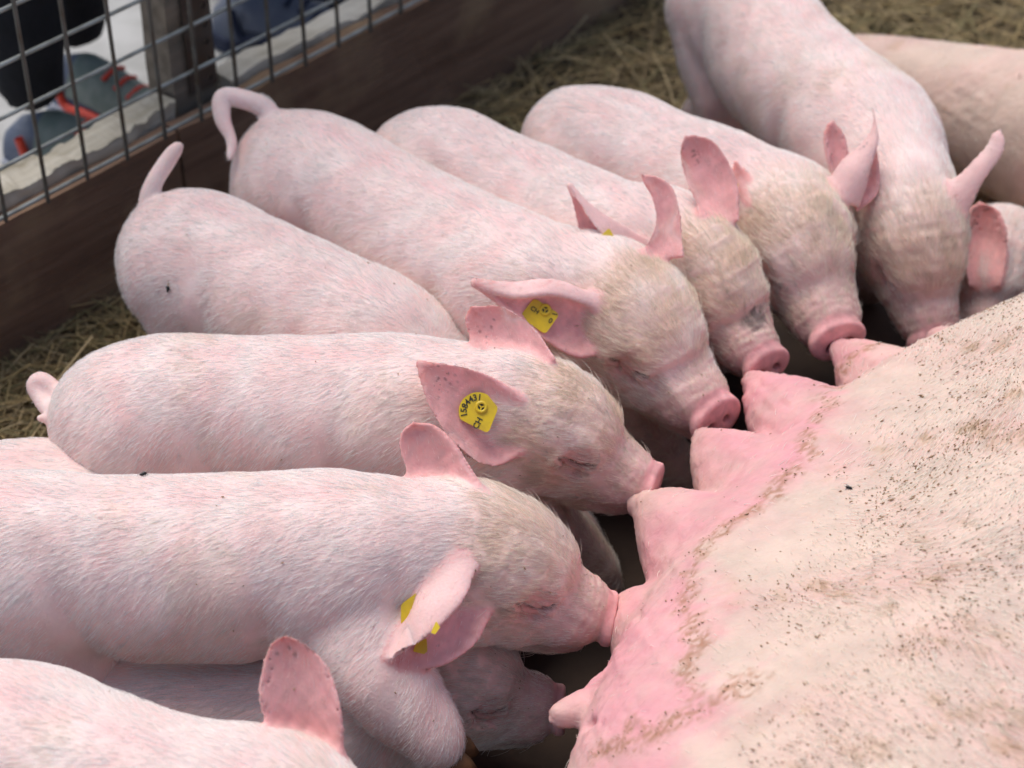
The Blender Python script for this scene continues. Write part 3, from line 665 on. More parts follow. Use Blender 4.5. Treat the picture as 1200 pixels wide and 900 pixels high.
# ------------------------------------------------------------------ ear tags
def world_bvh(p):
    W = p['base']+p['V']@p['R']; return BVHTree.FromPolygons([tuple(v) for v in W], [tuple(q) for q in p['Q']])
def hit(bvh, px, py):
    d = Vector((FWD+((px-600)/FPX)*RGT+((450-py)/FPX)*UPV)).normalized()
    return bvh.ray_cast(Vector(CAM), d)
def text_mesh(ch, size):
    cu = bpy.data.curves.new('t', 'FONT'); cu.body = ch; cu.size = size; cu.align_x = 'CENTER'; cu.align_y = 'CENTER'; cu.extrude = .00025; cu.offset = size*.012; cu.resolution_u = 2
    o = bpy.data.objects.new('t', cu); COL.objects.link(o); dg = bpy.context.evaluated_depsgraph_get(); me = bpy.data.meshes.new_from_object(o.evaluated_get(dg))
    V = [tuple(v.co) for v in me.vertices]; Fc = [tuple(p.vertices) for p in me.polygons]; bpy.data.objects.remove(o); bpy.data.curves.remove(cu); bpy.data.meshes.remove(me); return V, Fc
def ear_tag(pig, outline, depth_off, button=None, texts=(), tilt=(0, 0), label=None, ref=None):
    """outline in photograph pixels; laid in a plane facing the lens, tilted a little, just above the ear"""
    O = np.array(outline, float); cx, cy = O.mean(0) if ref is None else ref
    hits = [hit(world_bvh_c(pig), x, y) for x, y in [(cx, cy)]]
    D = depth(np.array(hits[0][0])) if hits[0][0] is not None else depth(pig['base']+pig['L'](0)@pig['R'])
    D += depth_off; c0 = UD(cx, cy, D); s = D/FPX
    def W(x, y, t=0.0):
        dx, dy = (x-cx)*s, (cy-y)*s
        return pig['L'](c0+RGT*dx+UPV*dy+FWD*(dx*tilt[0]+dy*tilt[1]-t))
    th = .0014; n = len(O); bm = bmesh.new()
    # round the outline a little
    P = []
    for i in range(n):
        a, b, c = O[i-1], O[i], O[(i+1) % n]
        P += [b+(a-b)*.12, b+(a-b)*.04+(c-b)*.04, b+(c-b)*.12]
    top = [bm.verts.new(W(x, y, th)) for x, y in P]; bot = [bm.verts.new(W(x, y, 0)) for x, y in P]; m = len(P)
    bm.faces.new(top); bm.faces.new(bot[::-1])
    for i in range(m): bm.faces.new((top[i], bot[i], bot[(i+1) % m], top[(i+1) % m]))
    bmesh.ops.recalc_face_normals(bm, faces=bm.faces)
    t = bm_obj('ear_tag', bm, M['tagy'], pig['root'])
    if label: t['label'] = label
    if button:
        x, y, r_ = button; bm = bmesh.new(); k = 20
        rings = []
        for rr_, h_ in ((r_*1.25, th), (r_*1.15, th+.0018), (r_*.75, th+.0022), (r_*.6, th+.0008)):
            rings.append([bm.verts.new(W(x+rr_*math.cos(2*math.pi*i/k), y+rr_*math.sin(2*math.pi*i/k), h_)) for i in range(k)])
        for a, b in zip(rings[:-1], rings[1:]):
            for i in range(k): bm.faces.new((a[i], a[(i+1) % k], b[(i+1) % k], b[i]))
        bmesh.ops.recalc_face_normals(bm, faces=bm.faces); bm_obj('stud', bm, M['tagy'], t, True)
        bm = bmesh.new(); bm.faces.new([bm.verts.new(W(x+r_*.62*math.cos(2*math.pi*i/k), y+r_*.62*math.sin(2*math.pi*i/k), th+.0006)) for i in range(k)]); bm_obj('stud_hole', bm, M['ink'], t)
        bm = bmesh.new()
        for q in range(3):
            a = math.radians(90+120*q+15); dx, dy = math.cos(a), math.sin(a)
            bm.faces.new([bm.verts.new(W(x+dx*e*r_*.7-dy*w_*r_*.14, y+dy*e*r_*.7+dx*w_*r_*.14, th+.0012)) for e, w_ in ((0, -1), (1, -1), (1, 1), (0, 1))])
        bm_obj('stud_spokes', bm, M['tagy'], t)
    if texts:
        VV, FF = [], []
        for ch, x, y, size, ang in texts:
            V, Fc = text_mesh(ch, size); ca, sa = math.cos(math.radians(ang)), math.sin(math.radians(ang)); k0 = len(VV)
            VV += [tuple(W(x+v[0]*ca-(-v[1])*sa, y+v[0]*sa+(-v[1])*ca, th+.0003+v[2])) for v in V]; FF += [tuple(i+k0 for i in f) for f in Fc]
        mesh_obj('lettering', VV, FF, M['ink'], t, False)
    return t
_bc = {}
def world_bvh_c(p):
    if id(p) not in _bc: _bc[id(p)] = world_bvh(p)
    return _bc[id(p)]
arc = [(538+ (0), 480)]
cx_, cy_, R_ = 560.0, 482.0, 22.5
O6 = [(cx_+R_*math.cos(a), cy_+R_*math.sin(a)) for a in np.linspace(math.radians(155), math.radians(300), 12)]+[(584, 478), (572, 508)]
digits = '1584431'; tx = []
for i, ch in enumerate(digits):
    a = math.radians(166+i*18.5); tx.append((ch, cx_+16.2*math.cos(a), cy_+16.2*math.sin(a), 10.5, math.degrees(a)+90))
tx.append(('CH', 560, 496, 10, -62))
ear_tag(P6, O6, -.006, (564, 477, 6.2), tx, (.05, .1), 'round-topped yellow tag numbered 1584431', (562, 484))
ear_tag(P4, [(626, 349), (656, 368), (639, 392), (609, 371)], -.006, (639, 363, 5.8), [('CH', 626.5, 363.5, 7.6, 36), ('1', 650, 368, 9, 100), ('0', 645, 376, 9, 30)], (.1, .1), 'rectangular yellow tag marked CH', (632, 372))
ear_tag(P7, [(470, 708), (489, 694), (490, 701), (474, 735), (470, 730)], -.002, None, (), (.2, 0), None, (480, 716))
ear_tag(P7, [(484, 763), (488, 753), (500, 748), (501, 763), (497, 766)], -.003, None, (), (0, .3), None, (492, 758))
ear_tag(P7, [(505, 741), (511, 728), (516, 735), (510, 743)], -.004, None, (), (0, .3), None, (510, 736))
ear_tag(P3, [(703, 277), (714, 267), (723, 284), (712, 288)], -.004, None, (), (0, .2), None, (713, 279))
ear_tag(P2, [(858, 213), (865, 215), (864, 228), (859, 226)], -.005, None, (), (0, .2), None, (868, 222))
ear_tag(P8, [(475, 786), (486, 789), (491, 806), (486, 815), (478, 808)], -.03, None, (), (0, .2), None, (482, 800))
# brown hoof of the front foot that shows
def hoof(pig, c, r_):
    bm = bmesh.new()
    for sg in (-1, 1):
        V = []
        for i, (h_, q) in enumerate(((0, 1.0), (.012, .95), (.022, .75), (.027, .3))):
            V.append([bm.verts.new(pig['L'](np.array(c)+np.array([math.cos(a)*r_*q*1.15+.004-h_*.35, sg*r_*.62+math.sin(a)*r_*q*.6, h_]))) for a in np.linspace(0, 2*math.pi, 12, endpoint=False)])
        bm.faces.new(V[0][::-1]); bm.faces.new(V[-1])
        for a, b in zip(V[:-1], V[1:]):
            for i in range(12): bm.faces.new((a[i], a[(i+1) % 12], b[(i+1) % 12], b[i]))
    bmesh.ops.recalc_face_normals(bm, faces=bm.faces); return bm_obj('hoof', bm, M['hoof'], pig['root'], True)
hoof(P7, U(530, 892, .125), .018)

# ------------------------------------------------------------------ flies and a scrap of dirt
M['fly'] = mat_plain('fly_black', (.012, .011, .010), .35); M['wing'] = mat_plain('fly_wing', (.22, .21, .20), .3)
def fly(label, bvh, px, py, az, k=1.0):
    loc, nor, _, _ = hit(bvh, px, py)
    if loc is None: return
    root = empty('fly', loc, 0); q = Vector(nor).to_track_quat('Z', 'Y').to_matrix().to_4x4() @ Matrix.Rotation(az, 4, 'Z'); root.rotation_euler = q.to_euler(); tag(root, label, 'fly')
    bm = bmesh.new()
    for x, rx, ry, rz in ((-.0018, .0024, .0014, .0013), (.0008, .0017, .0014, .0014), (.0026, .0009, .0012, .0010)):
        g = bmesh.ops.create_uvsphere(bm, u_segments=10, v_segments=7, radius=1)
        for v in g['verts']: v.co = Vector((x+v.co.x*rx, v.co.y*ry, .0018+v.co.z*rz))*k
    bm_obj('body', bm, M['fly'], root, True)
    for sg in (-1, 1):
        mesh_obj('wing', [(.001*k, 0, .003*k), (-.001*k, .0012*sg*k, .0034*k), (-.0045*k, .0026*sg*k, .0031*k), (-.005*k, .0012*sg*k, .0030*k)], [(0, 1, 2, 3)], M['wing'], root)
        for x in (-.001, .0006, .002):
            a = np.array([x, sg*.0012, .0012])*k; b = np.array([x*1.6, sg*.0028, .0018])*k; c = np.array([x*2.0, sg*.0036, 0])*k; w_ = np.array([.0002, 0, 0])*k
            mesh_obj('leg', [a-w_, a+w_, b+w_, b-w_, c+w_, c-w_, b+[0, 0, .0003]], [(0, 1, 2, 3), (3, 2, 4, 5), (3, 2, 6)], M['fly'], root)
fly('small black fly sitting on the back of the straddling piglet', world_bvh_c(P7), 168, 558, 1.0, 1.15)
fly('small black fly sitting on the pale flank of the sow', BVHTree.FromPolygons([tuple(v) for v in SV], [tuple(q) for q in SQ]), 995, 573, 2.2, .9)
loc, nor, _, _ = hit(world_bvh_c(P5), 198, 338)
if loc is not None:
    n_ = np.array(nor); a = np.array(loc)+n_*.002; bm = bmesh.new(); g = bmesh.ops.create_icosphere(bm, subdivisions=2, radius=1)
    sN = snoise(np.array([v.co for v in bm.verts]), .5, 4)
    for v, q in zip(bm.verts, sN): v.co = Vector(a)+Vector(RGT*v.co.x*.0022+UPV*v.co.y*.0040+FWD*v.co.z*.0018)*(1+.3*float(q))
    tg = bm_obj('dirt_clump', bm, M['fly'], None, True); tag(tg, 'dark dirt clump with a dry stem stuck to the rump of a piglet', 'dirt clump')
    tube_pts = [a, a+UPV*.010+RGT*.001, a+UPV*.018+RGT*.005]
    V = [];
    for p_ in tube_pts:
        for k_ in range(5): V.append(p_+RGT*math.cos(k_*1.257)*.0005+FWD*math.sin(k_*1.257)*.0005)
    mesh_obj('stem', V, [[i*5+j, i*5+(j+1) % 5, (i+1)*5+(j+1) % 5, (i+1)*5+j] for i in range(2) for j in range(5)], M['dirt'], tg)
print('tags done', round(time.time()-T0, 1))
# ------------------------------------------------------------------ ground
M['soil'] = mat_plain('pen_soil', (.065, .042, .030), .95, var=(.032, .021, .016), scale=9, bump=.6)
M['yard'] = mat_plain('yard_concrete', (.44, .44, .43), .9, var=(.30, .30, .285), scale=9, bump=.5)
WP = np.array([-.639, 1.937, 0]); WD = nrm([.643, .766, 0]); WN = np.array([-WD[1], WD[0], 0])   # wall face: point, direction, outward
def wp(s, o, z): return WP+WD*s+WN*o+np.array([0, 0, z])
def gsheet(name, pts, z, mat, nx=60, amp=.0):
    a, b_, c, d = [np.array(p, float) for p in pts]; V = []
    for i in range(nx+1):
        for j in range(nx+1):
            u_, v_ = i/nx, j/nx; V.append((a*(1-u_)+b_*u_)*(1-v_)+(d*(1-u_)+c*u_)*v_)
    V = np.array(V); V = np.hstack([V[:, :2], (z+amp*snoise(np.c_[V[:, :2], V[:, 0]*0], 1.7, 3, 3))[:, None]])
    Q = np.array([[i*(nx+1)+j, (i+1)*(nx+1)+j, (i+1)*(nx+1)+j+1, i*(nx+1)+j+1] for i in range(nx) for j in range(nx)])
    o = np_mesh(name, V, Q, mat); o['kind'] = 'structure'; return o
A_, B_ = wp(-4, .03, 0)[:2], wp(6, .03, 0)[:2]
gsheet('ground', [A_, A_-WN[:2]*7, B_-WN[:2]*7, B_], -.004, M['soil'], 120, .004)
A2, B2 = wp(-120, .03, 0)[:2], wp(120, .03, 0)[:2]
gsheet('yard', [B2+WN[:2]*160, B2, A2, A2+WN[:2]*160], -.004, M['yard'], 60, 0)
gsheet('field', [np.array([-150, -150]), np.array([150, -150]), np.array([150, 150]), np.array([-150, 150])], -.03, M['soil'], 4, 0)

# ------------------------------------------------------------------ straw bedding
M['straw'] = newmat('straw')[0]; nt_ = M['straw'].node_tree; b_ = nt_.nodes['Principled BSDF']
at_ = N(nt_, 'ShaderNodeAttribute', attribute_name='skin'); nt_.links.new(at_.outputs['Color'], b_.inputs['Base Color']); b_.inputs['Roughness'].default_value = .6
def straw(name, P, L, az, tilt, wd, r, mat):
    k = len(P); d = np.stack([np.cos(az)*np.cos(tilt), np.sin(az)*np.cos(tilt), np.sin(tilt)], 1); s = np.stack([-np.sin(az), np.cos(az), r.normal(size=k)*.5], 1); s /= np.linalg.norm(s, axis=1)[:, None]
    n = np.cross(d, s); bend = r.normal(size=(k, 2))*.12; rings = []
    for t in (-.5, -.15, .2, .5):
        c = P+d*(L*t)[:, None]+s*(L*bend[:, 0]*(t*t-.1))[:, None]+n*(L*bend[:, 1]*(t*t-.1))[:, None]
        w_ = (wd*(1 if abs(t) < .4 else .7))[:, None]
        rings.append(np.stack([c+s*w_, c+n*w_*.55, c-s*w_], 1))
    V = np.stack(rings, 1).reshape(-1, 3); F = []
    for a in range(3):
        for b in range(3): F.append([a*3+b, a*3+(b+1) % 3, (a+1)*3+(b+1) % 3, (a+1)*3+b])
    Q = (np.arange(k)*12)[:, None, None]+np.array(F)[None]; Q = Q.reshape(-1, 4)
    o = np_mesh(name, V, Q, mat)
    pal = np.array([[.56, .41, .19], [.36, .27, .12], [.60, .46, .25], [.24, .17, .08], [.30, .25, .11]])
    c = pal[r.integers(0, 5, k)]*r.uniform(.6, 1.3, k)[:, None]; add_col(o.data, 'skin', np.repeat(c, 12, 0)); return o
r = np.random.default_rng(11)
def scatter(n, s0, s1, o0, o1, zmax):
    s = r.uniform(s0, s1, n); o = r.uniform(o0, o1, n); P = WP[None]+WD[None]*s[:, None]-WN[None]*o[:, None]
    P[:, 2] = .002+r.random(n)**1.8*zmax; return P
P = np.vstack([scatter(9000, -.5, 2.9, .0, .42, .022), scatter(4500, -.3, .6, .0, .35, .020), scatter(17000, 1.05, 3.0, .30, 1.5, .035), scatter(600, .0, 1.2, .3, .45, .02)])
k = len(P); az = r.normal(.2, .9, k)
o = straw('straw_bedding', P, r.gamma(3.0, .028, k)+.02, az, r.normal(0, .16, k), r.uniform(.0007, .0018, k), r, M['straw']); o['kind'] = 'stuff'
P = scatter(70, -.05, .35, .03, .18, .02); k = len(P)
o = straw('loose_straw', P, r.uniform(.06, .16, k), r.uniform(0, 6.28, k), r.uniform(.1, 1.2, k), r.uniform(.0006, .0013, k), r, M['straw']); o['kind'] = 'stuff'
P = np.array([U(935, 135, .06), U(905, 160, .05)])[:1]
o = straw('straw_stalk', P, np.array([.10]), np.array([.95]), np.array([.1]), np.array([.006]), r, M['straw']); tag(o, 'thick pale straw stalk lying on the bedding near the top', 'straw stalk')

# ------------------------------------------------------------------ wooden wall of the pen
def mat_board(name, c1, c2, c3, s=1.0):
    m, nt, b = newmat(name); tc = N(nt, 'ShaderNodeTexCoord'); mp = N(nt, 'ShaderNodeMapping'); mp.inputs['Scale'].default_value = (1.3, 16, 16)
    nt.links.new(tc.outputs['Object'], mp.inputs[0])
    a = noise_mix(nt, mp.outputs[0], c1, c2, 3.2*s, .35, .7, 8)
    a = noise_mix(nt, tc.outputs['Object'], a, c3, 7, .50, .74, 6, .85)
    nt.links.new(a, b.inputs['Base Color']); b.inputs['Roughness'].default_value = .85; b.inputs['Specular IOR Level'].default_value = .2
    n = N(nt, 'ShaderNodeTexNoise', i_Scale=9, i_Detail=8); nt.links.new(mp.outputs[0], n.inputs['Vector'])
    bp = N(nt, 'ShaderNodeBump', i_Strength=.6, i_Distance=.004); nt.links.new(n.outputs['Fac'], bp.inputs['Height']); nt.links.new(bp.outputs[0], b.inputs['Normal']); return m
M['board'] = mat_board('dark_board', (.165, .100, .068), (.26, .165, .112), (.38, .27, .16))
M['rail'] = mat_board('weathered_wood', (.60, .55, .45), (.34, .30, .22), (.74, .70, .61))
M['postw'] = mat_board('grey_post_wood', (.26, .215, .165), (.15, .12, .09), (.34, .26, .18))
WYAW = math.atan2(WD[1], WD[0])
wall = empty('pen_wall', wp(0, 0, 0), WYAW); tag(wall, 'dark brown boarded pen wall with a weathered pale top rail', 'wall')
def wl(s, o, z): return (s, o, z)          # local: x along the wall, y outward, z up
def rough_box(name, x0, x1, y0, y1, z0, z1, mat, parent, seg=40, amp=.002, chip=0, seed=0, bev=.004):
    bm = bmesh.new(); ny, nz = 4, 7; rr_ = np.random.default_rng(seed)
    xs = np.linspace(x0, x1, seg+1); ring = [(0, 0), (.5, 0), (1, 0), (1, .33), (1, .66), (1, 1), (.5, 1), (0, 1), (0, .66), (0, .33)]
    P = np.array([[x, y0+(y1-y0)*a, z0+(z1-z0)*b] for x in xs for a, b in ring])
    nn = np.stack([snoise(P, 5, seed+i, 4) for i in range(3)], 1); 
    cmid = np.array([0, (y0+y1)/2, (z0+z1)/2]); P2 = P+nn*amp
    if chip: 
        top = P[:, 2] > z1-1e-5; c_ = np.clip(snoise(P, 2.2, seed+9, 3)-.1, 0, 1)*chip*.6+np.abs(snoise(P, 19, seed+5, 3))*chip*.25; P2[top, 2] -= c_[top]
    vs = [bm.verts.new(p) for p in P2]; m = len(ring)
    for i in range(seg):
        for j in range(m): bm.faces.new((vs[i*m+j], vs[i*m+(j+1) % m], vs[(i+1)*m+(j+1) % m], vs[(i+1)*m+j]))
    bm.faces.new(vs[:m][::-1]); bm.faces.new(vs[-m:])
    bmesh.ops.recalc_face_normals(bm, faces=bm.faces)
    return bm_obj(name, bm, mat, parent)
SEAM = None
# where the joint between the boards is (photo x about 213, y about 180)
dd = FWD+((213-600)/FPX)*RGT+((450-185)/FPX)*UPV; tt = ((WP-CAM)@WN)/(dd@WN); SEAM = float((CAM+dd*tt-WP)@WD)
TOP = .205
rough_box('board', SEAM+.003, 3.4, 0, .028, -.02, TOP, M['board'], wall, 90, .0025, .006, 21)
rough_box('board', -2.6, SEAM-.003, .004, .030, -.02, TOP-.004, M['board'], wall, 70, .0025, .008, 22)
rough_box('rail', -.01, SEAM+.034, .031, .085, TOP-.045, TOP+.012, M['rail'], wall, 80, .006, .022, 23)
rough_box('rail', SEAM+.122, 3.4, .031, .075, TOP-.045, TOP+.010, M['rail'], wall, 180, .004, .016, 24)
rough_box('rail', -2.6, -.02, .031, .075, TOP-.085, TOP-.03, M['rail'], wall, 60, .004, .016, 26)
# post with a perforated metal strip
post = empty('fence_post', wp(SEAM+.080, .06, 0), WYAW); tag(post, 'grey wooden fence post with a perforated rusty metal strip behind the wire mesh', 'fence post')
def up_box(name, w_, d_, h_, loc, mat, parent, seed=0, z0=0.0):
    bm = bmesh.new(); P = []
    nz = 24; ring = [(-1, -1), (0, -1), (1, -1), (1, 0), (1, 1), (0, 1), (-1, 1), (-1, 0)]
    for i in range(nz+1):
        for a, b in ring: P.append([a*w_/2+loc[0], b*d_/2+loc[1], z0+(h_-z0)*i/nz])
    P = np.array(P); P = P+np.stack([snoise(P, 4, seed+i, 3) for i in range(3)], 1)*.002
    vs = [bm.verts.new(p) for p in P]; m = 8
    for i in range(nz):
        for j in range(m): bm.faces.new((vs[i*m+j], vs[i*m+(j+1) % m], vs[(i+1)*m+(j+1) % m], vs[(i+1)*m+j]))
    bm.faces.new(vs[:m][::-1]); bm.faces.new(vs[-m:]); bmesh.ops.recalc_face_normals(bm, faces=bm.faces)
    return bm_obj(name, bm, mat, parent)
up_box('post', .072, .05, 1.5, (.0, .016), M['postw'], post, 5)
M['steel'] = mat_plain('old_steel', (.13, .115, .10), .6, .5, var=(.10, .06, .04), scale=14, bump=.3)
M['hole'] = mat_plain('dark_hole', (.01, .009, .008), .9)
# strip: a plate with real holes
def strip(parent):
    bm = bmesh.new(); W_, z0, z1, y, th = .048, TOP+.004, 1.45, -.0130, .003; nx = 2; pz = .026
    rows = int((z1-z0)/pz); segs = 8; cell = W_/nx
    for i in range(rows):
        for j in range(nx):
            cx = .010-W_/2+cell*(j+.5); cz = z0+pz*(i+.5); rad = .0042
            sq = []; ci = []
            for k in range(segs):
                a = math.pi/4*k+math.pi/4; q = max(abs(math.cos(a)), abs(math.sin(a)))
                sq.append((cx+cell/2*math.cos(a)/q, cz+pz/2*math.sin(a)/q)); ci.append((cx+rad*math.cos(a), cz+rad*math.sin(a)))
            for k in range(segs):
                k2 = (k+1) % segs; f = [bm.verts.new((p[0], y, p[1])) for p in (sq[k], sq[k2], ci[k2], ci[k])]; bm.faces.new(f)
                f = [bm.verts.new((p[0], yy, p[1])) for p, yy in ((ci[k], y), (ci[k2], y), (ci[k2], y+th), (ci[k], y+th))]; bm.faces.new(f)
    bmesh.ops.remove_doubles(bm, verts=bm.verts, dist=.0002)
    return bm_obj('metal_strip', bm, M['steel'], parent)
strip(post)
# a brown weathered board fixed behind the post at the top
# ------------------------------------------------------------------ welded wire mesh
M['wireH'] = mat_plain('galvanised_wire', (.36, .38, .36), .5, .35, var=(.22, .22, .19), scale=30)
M['wireV'] = mat_plain('rusty_galvanised_wire', (.15, .145, .125), .6, .3, var=(.10, .075, .05), scale=25)
mesh_f = empty('wire_mesh_panel', wp(0, -.008, 0), WYAW); tag(mesh_f, 'grey galvanised wire mesh panel fixed above the wooden wall', 'wire mesh')
PIT = .0632; x0s, x1s = -.9, 2.6
def wire_mesh(L_, rad, bend, seed):
    n = 30; P = [(L_*i/n, 0, 0) for i in range(n+1)]; V = []; rr_ = random.Random(seed); ph = rr_.uniform(0, 6)
    for i, (x, _, _) in enumerate(P):
        for k in range(8):
            a = k*math.pi/4; V.append((x, math.cos(a)*rad+bend*math.sin(x*7+ph), math.sin(a)*rad+bend*math.sin(x*5+ph*2)))
    F = [[i*8+k, i*8+(k+1) % 8, (i+1)*8+(k+1) % 8, (i+1)*8+k] for i in range(n) for k in range(8)]
    me = bpy.data.meshes.new('wire'); me.from_pydata(V, [], F); me.polygons.foreach_set('use_smooth', [True]*len(me.polygons)); return me
hm = [wire_mesh(x1s-x0s, .0027, .0012, i) for i in range(3)]; vm = [wire_mesh(1.05, .0027, .0012, 9+i) for i in range(3)]
for m_ in hm: m_.materials.append(M['wireH'])
for m_ in vm: m_.materials.append(M['wireV'])
for i in range(14):
    o = bpy.data.objects.new('horizontal_wire', hm[i % 3]); COL.objects.link(o); o.parent = mesh_f; o.location = (x0s, 0, TOP+.012+i*PIT)
# line the verticals up with the photographed rhythm: one passes at photo (0,255)
for i in range(int((x1s-x0s)/PIT)):
    o = bpy.data.objects.new('vertical_wire', vm[i % 3]); COL.objects.link(o); o.parent = mesh_f
    o.location = (-.022+PIT*(i-13), -.0050, TOP+.006+.003*math.sin(i*3.3)); o.rotation_euler = (0, -math.pi/2, 0)

# ------------------------------------------------------------------ people beyond the fence
def mm(name, col, rough=.8, var=None, scale=30, bump=.3): return mat_plain(name, col, rough, var=var, scale=scale, bump=bump)
M['trouser'] = mm('black_cloth', (.006, .006, .008), .95, (.010, .010, .014))
M['shoegrey'] = mm('grey_blue_suede', (.10, .12, .17), .85, (.15, .17, .21)); M['shoegreen'] = mm('olive_mesh_fabric', (.16, .20, .17), .8, (.22, .25, .22), 50)
M['shoered'] = mm('red_orange_trim', (.72, .07, .035), .5); M['sole'] = mm('pale_rubber_sole', (.32, .34, .40), .6); M['navy'] = mm('navy_cloth', (.02, .028, .06), .9)
M['greyt'] = mm('grey_trouser_cloth', (.16, .16, .18), .9); M['pinkt'] = mm('pink_trim', (.75, .04, .10), .5); M['skinp'] = mm('face_skin', (.55, .35, .27), .6); M['hairp'] = mm('brown_hair', (.06, .035, .02), .8)
def tube_obj(name, pts, rad, mat, parent, flat=1.0):
    C = catmull(pts, 6); V = []; n = len(C)
    for i, p in enumerate(C):
        t = nrm(C[min(i+1, n-1)]-C[max(i-1, 0)]); s = nrm(np.cross(t, [0.02, .01, 1])); u_ = np.cross(s, t)
        for k in range(8):
            a = k*math.pi/4; V.append(p+s*math.cos(a)*rad*flat+u_*math.sin(a)*rad)
    F = [[i*8+k, i*8+(k+1) % 8, (i+1)*8+(k+1) % 8, (i+1)*8+k] for i in range(n-1) for k in range(8)]
    return mesh_obj(name, V, F, mat, parent)
def sneaker(root, pos, az, mats, k=1.0):
    """upper (one body), sole, toe cap, side panel, trim: built along +x from the heel, then turned"""
    ca, sa = math.cos(az), math.sin(az)
    def Wd(p): return (pos[0]+k*(p[0]*ca-p[1]*sa), pos[1]+k*(p[0]*sa+p[1]*ca), pos[2]+k*p[2])
    prof = [(-.01, .018, .055), (.02, .034, .085), (.06, .036, .10), (.10, .037, .095), (.15, .042, .075), (.20, .047, .062), (.25, .045, .052), (.285, .030, .038), (.30, .010, .026)]
    V = []; F = []
    for x, w_, h_ in prof:
        for j in range(13):
            a = math.pi*j/12; V.append(Wd((x, math.cos(a)*w_*(1-.25*math.sin(a)**2), .02+math.sin(a)**.8*(h_-.015))))
    for i in range(len(prof)-1):
        for j in range(12): F.append([i*13+j, (i+1)*13+j, (i+1)*13+j+1, i*13+j+1])
    shoe = mesh_obj('shoe', V, F, mats[0], root)
    V = []; F = []
    for x, w_, h_ in prof:
        for y, z in ((-1, 0), (1, 0), (1.04, .024), (-1.04, .024)): V.append(Wd((x, y*(w_+.004), z+(.006 if x > .25 and z == 0 else 0))))
    for i in range(len(prof)-1):
        for j in range(4): F.append([i*4+j, i*4+(j+1) % 4, (i+1)*4+(j+1) % 4, (i+1)*4+j])
    F += [[3, 2, 1, 0], [len(V)-4, len(V)-3, len(V)-2, len(V)-1]]; mesh_obj('sole', V, F, mats[1], shoe, False)
    for sg in (-1, 1):
        V = []; F = []
        for i in range(9):
            x = .05+.14*i/8; w_ = np.interp(x, [p[0] for p in prof], [p[1] for p in prof]); h_ = np.interp(x, [p[0] for p in prof], [p[2] for p in prof])
            for a in (.08, .2, .32, .44, .56):
                A = math.pi*a*(.9); V.append(Wd((x+.02*a, sg*math.cos(A)*(w_*(1-.25*math.sin(A)**2)+.003), .021+math.sin(A)**.8*(h_-.012))))
        for i in range(8):
            for j in range(4): F.append([i*5+j, (i+1)*5+j, (i+1)*5+j+1, i*5+j+1])
        mesh_obj('side_panel', V, F, mats[2], shoe)
        tp = [Wd((x, sg*(np.interp(x, [p[0] for p in prof], [p[1] for p in prof])*.99+.003), .033-.3*(x-.1)**2+(.045 if x > .205 or x < .04 else 0))) for x in (.035, .05, .09, .13, .17, .20, .215)]
        tube_obj('trim', tp, .0065*k, mats[3], shoe)
    for j in range(3): tube_obj('lace', [Wd((.12+.022*j, -.022, .088-.009*j)), Wd((.125+.022*j, 0, .098-.009*j)), Wd((.12+.022*j, .022, .088-.009*j))], .004*k, mats[3], shoe)
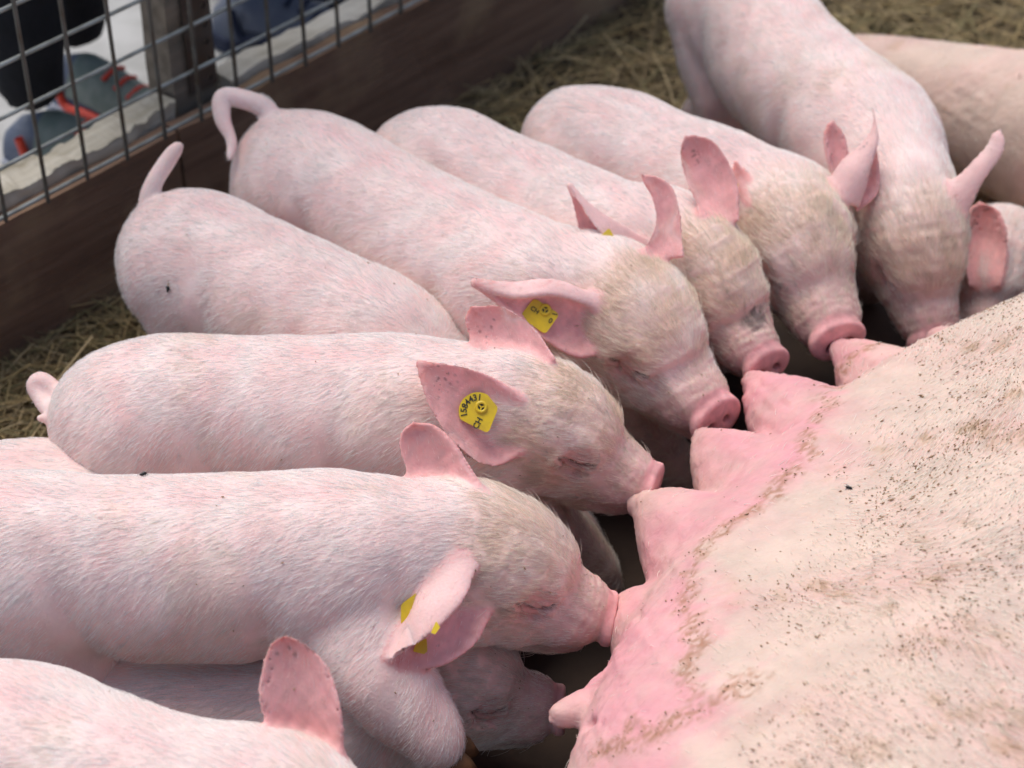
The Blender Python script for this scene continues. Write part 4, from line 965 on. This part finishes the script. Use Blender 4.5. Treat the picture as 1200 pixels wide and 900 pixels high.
def person(label, feet, az, mats, cloth, yaw_sh=0):
    base = (np.array(feet[0])+np.array(feet[1]))/2; root = empty('person', (0, 0, 0)); tag(root, label, 'person')
    hipc = base+np.array([0, 0, .92]); hipc[:2] += np.array([math.cos(az), math.sin(az)])*.04
    F = Field(np.minimum(base, hipc)-np.array([.5, .5, .02]), base+np.array([.5, .5, 1.85]), .022)
    lat = np.array([-math.sin(az), math.cos(az), 0]); fwv = np.array([math.cos(az), math.sin(az), 0])
    for i, f_ in enumerate(feet):
        f_ = np.array(f_); sg = 1 if (f_-base)@lat > 0 else -1; H_ = hipc+lat*.09*sg
        an = f_+fwv*.05+np.array([0, 0, .12]); kn = an*.5+H_*.5+fwv*.03
        F.chain([H_, kn, an+np.array([0, 0, .04])], [.095, .068, .050], .03)
    F.chain([hipc, hipc+[0, 0, .25], hipc+[0, 0, .50]], [.14, .135, .15], .04); sh = hipc+np.array([0, 0, .50])
    F.cone(sh-lat*.14, sh+lat*.14, .065, .065, .05); F.cone(sh, sh+[0, 0, .16], .055, .055, .03)
    for sg in (-1, 1): F.chain([sh+lat*sg*.17, sh+lat*sg*.22-np.array([0, 0, .28]), sh+lat*sg*.2+fwv*.1-np.array([0, 0, .50])], [.055, .045, .035], .03)
    hc_ = sh+np.array([0, 0, .26])+fwv*.02; F.ell(hc_, [fwv, lat, np.array([0, 0, 1.])], (.10, .078, .125), .02); F.cone(hc_+fwv*.095-[0, 0, .01], hc_+fwv*.10-[0, 0, .02], .015, .018, .01)
    V, Q = F.mesh(2); b = np_mesh('body', V, Q, cloth, root)
    hm_ = (V[:, 2] > sh[2]+.11); me = b.data; me.materials.append(M['skinp']); mi = hm_[Q[:, 0]].astype(np.int32)
    for i in range(2):   # hands
        sg = (-1, 1)[i]; c_ = sh+lat*sg*.2+fwv*.1-np.array([0, 0, .52]); mi = np.where(np.linalg.norm(V[Q[:, 0]]-c_, axis=1) < .07, 1, mi)
    me.polygons.foreach_set('material_index', mi)
    bm = bmesh.new(); bmesh.ops.create_uvsphere(bm, u_segments=16, v_segments=10, radius=1)
    for v in bm.verts: v.co = Vector(hc_-fwv*.02+np.array([0, 0, .035]))+Vector((v.co.x*.105, v.co.y*.095, v.co.z*.11))
    bm_obj('hair', bm, M['hairp'], root, True)
    for f_, a_ in zip(feet, (az-.1, az+.15)): sneaker(root, f_, a_, mats)
    return root
def G(px, py): return U(px, py, 0)
person('person in black trousers and grey sneakers with red trim, standing beyond the wire mesh', [G(72, 122), G(22, 196)], math.radians(-28),
       [M['shoegrey'], M['sole'], M['shoegreen'], M['shoered']], M['trouser'])
person('person in dark navy clothing with pink-striped shoes, beyond the far part of the mesh', [G(392, 28), G(420, -25)], math.radians(20),
       [M['navy'], M['navy'], M['navy'], M['pinkt']], M['navy'])
person('person in grey trousers and grey shoes, standing beyond the wooden fence post', [G(262, 48), G(235, -20)], math.radians(-10),
       [M['shoegrey'], M['navy'], M['shoegrey'], M['navy']], M['greyt'])
print('scene done', round(time.time()-T0, 1))
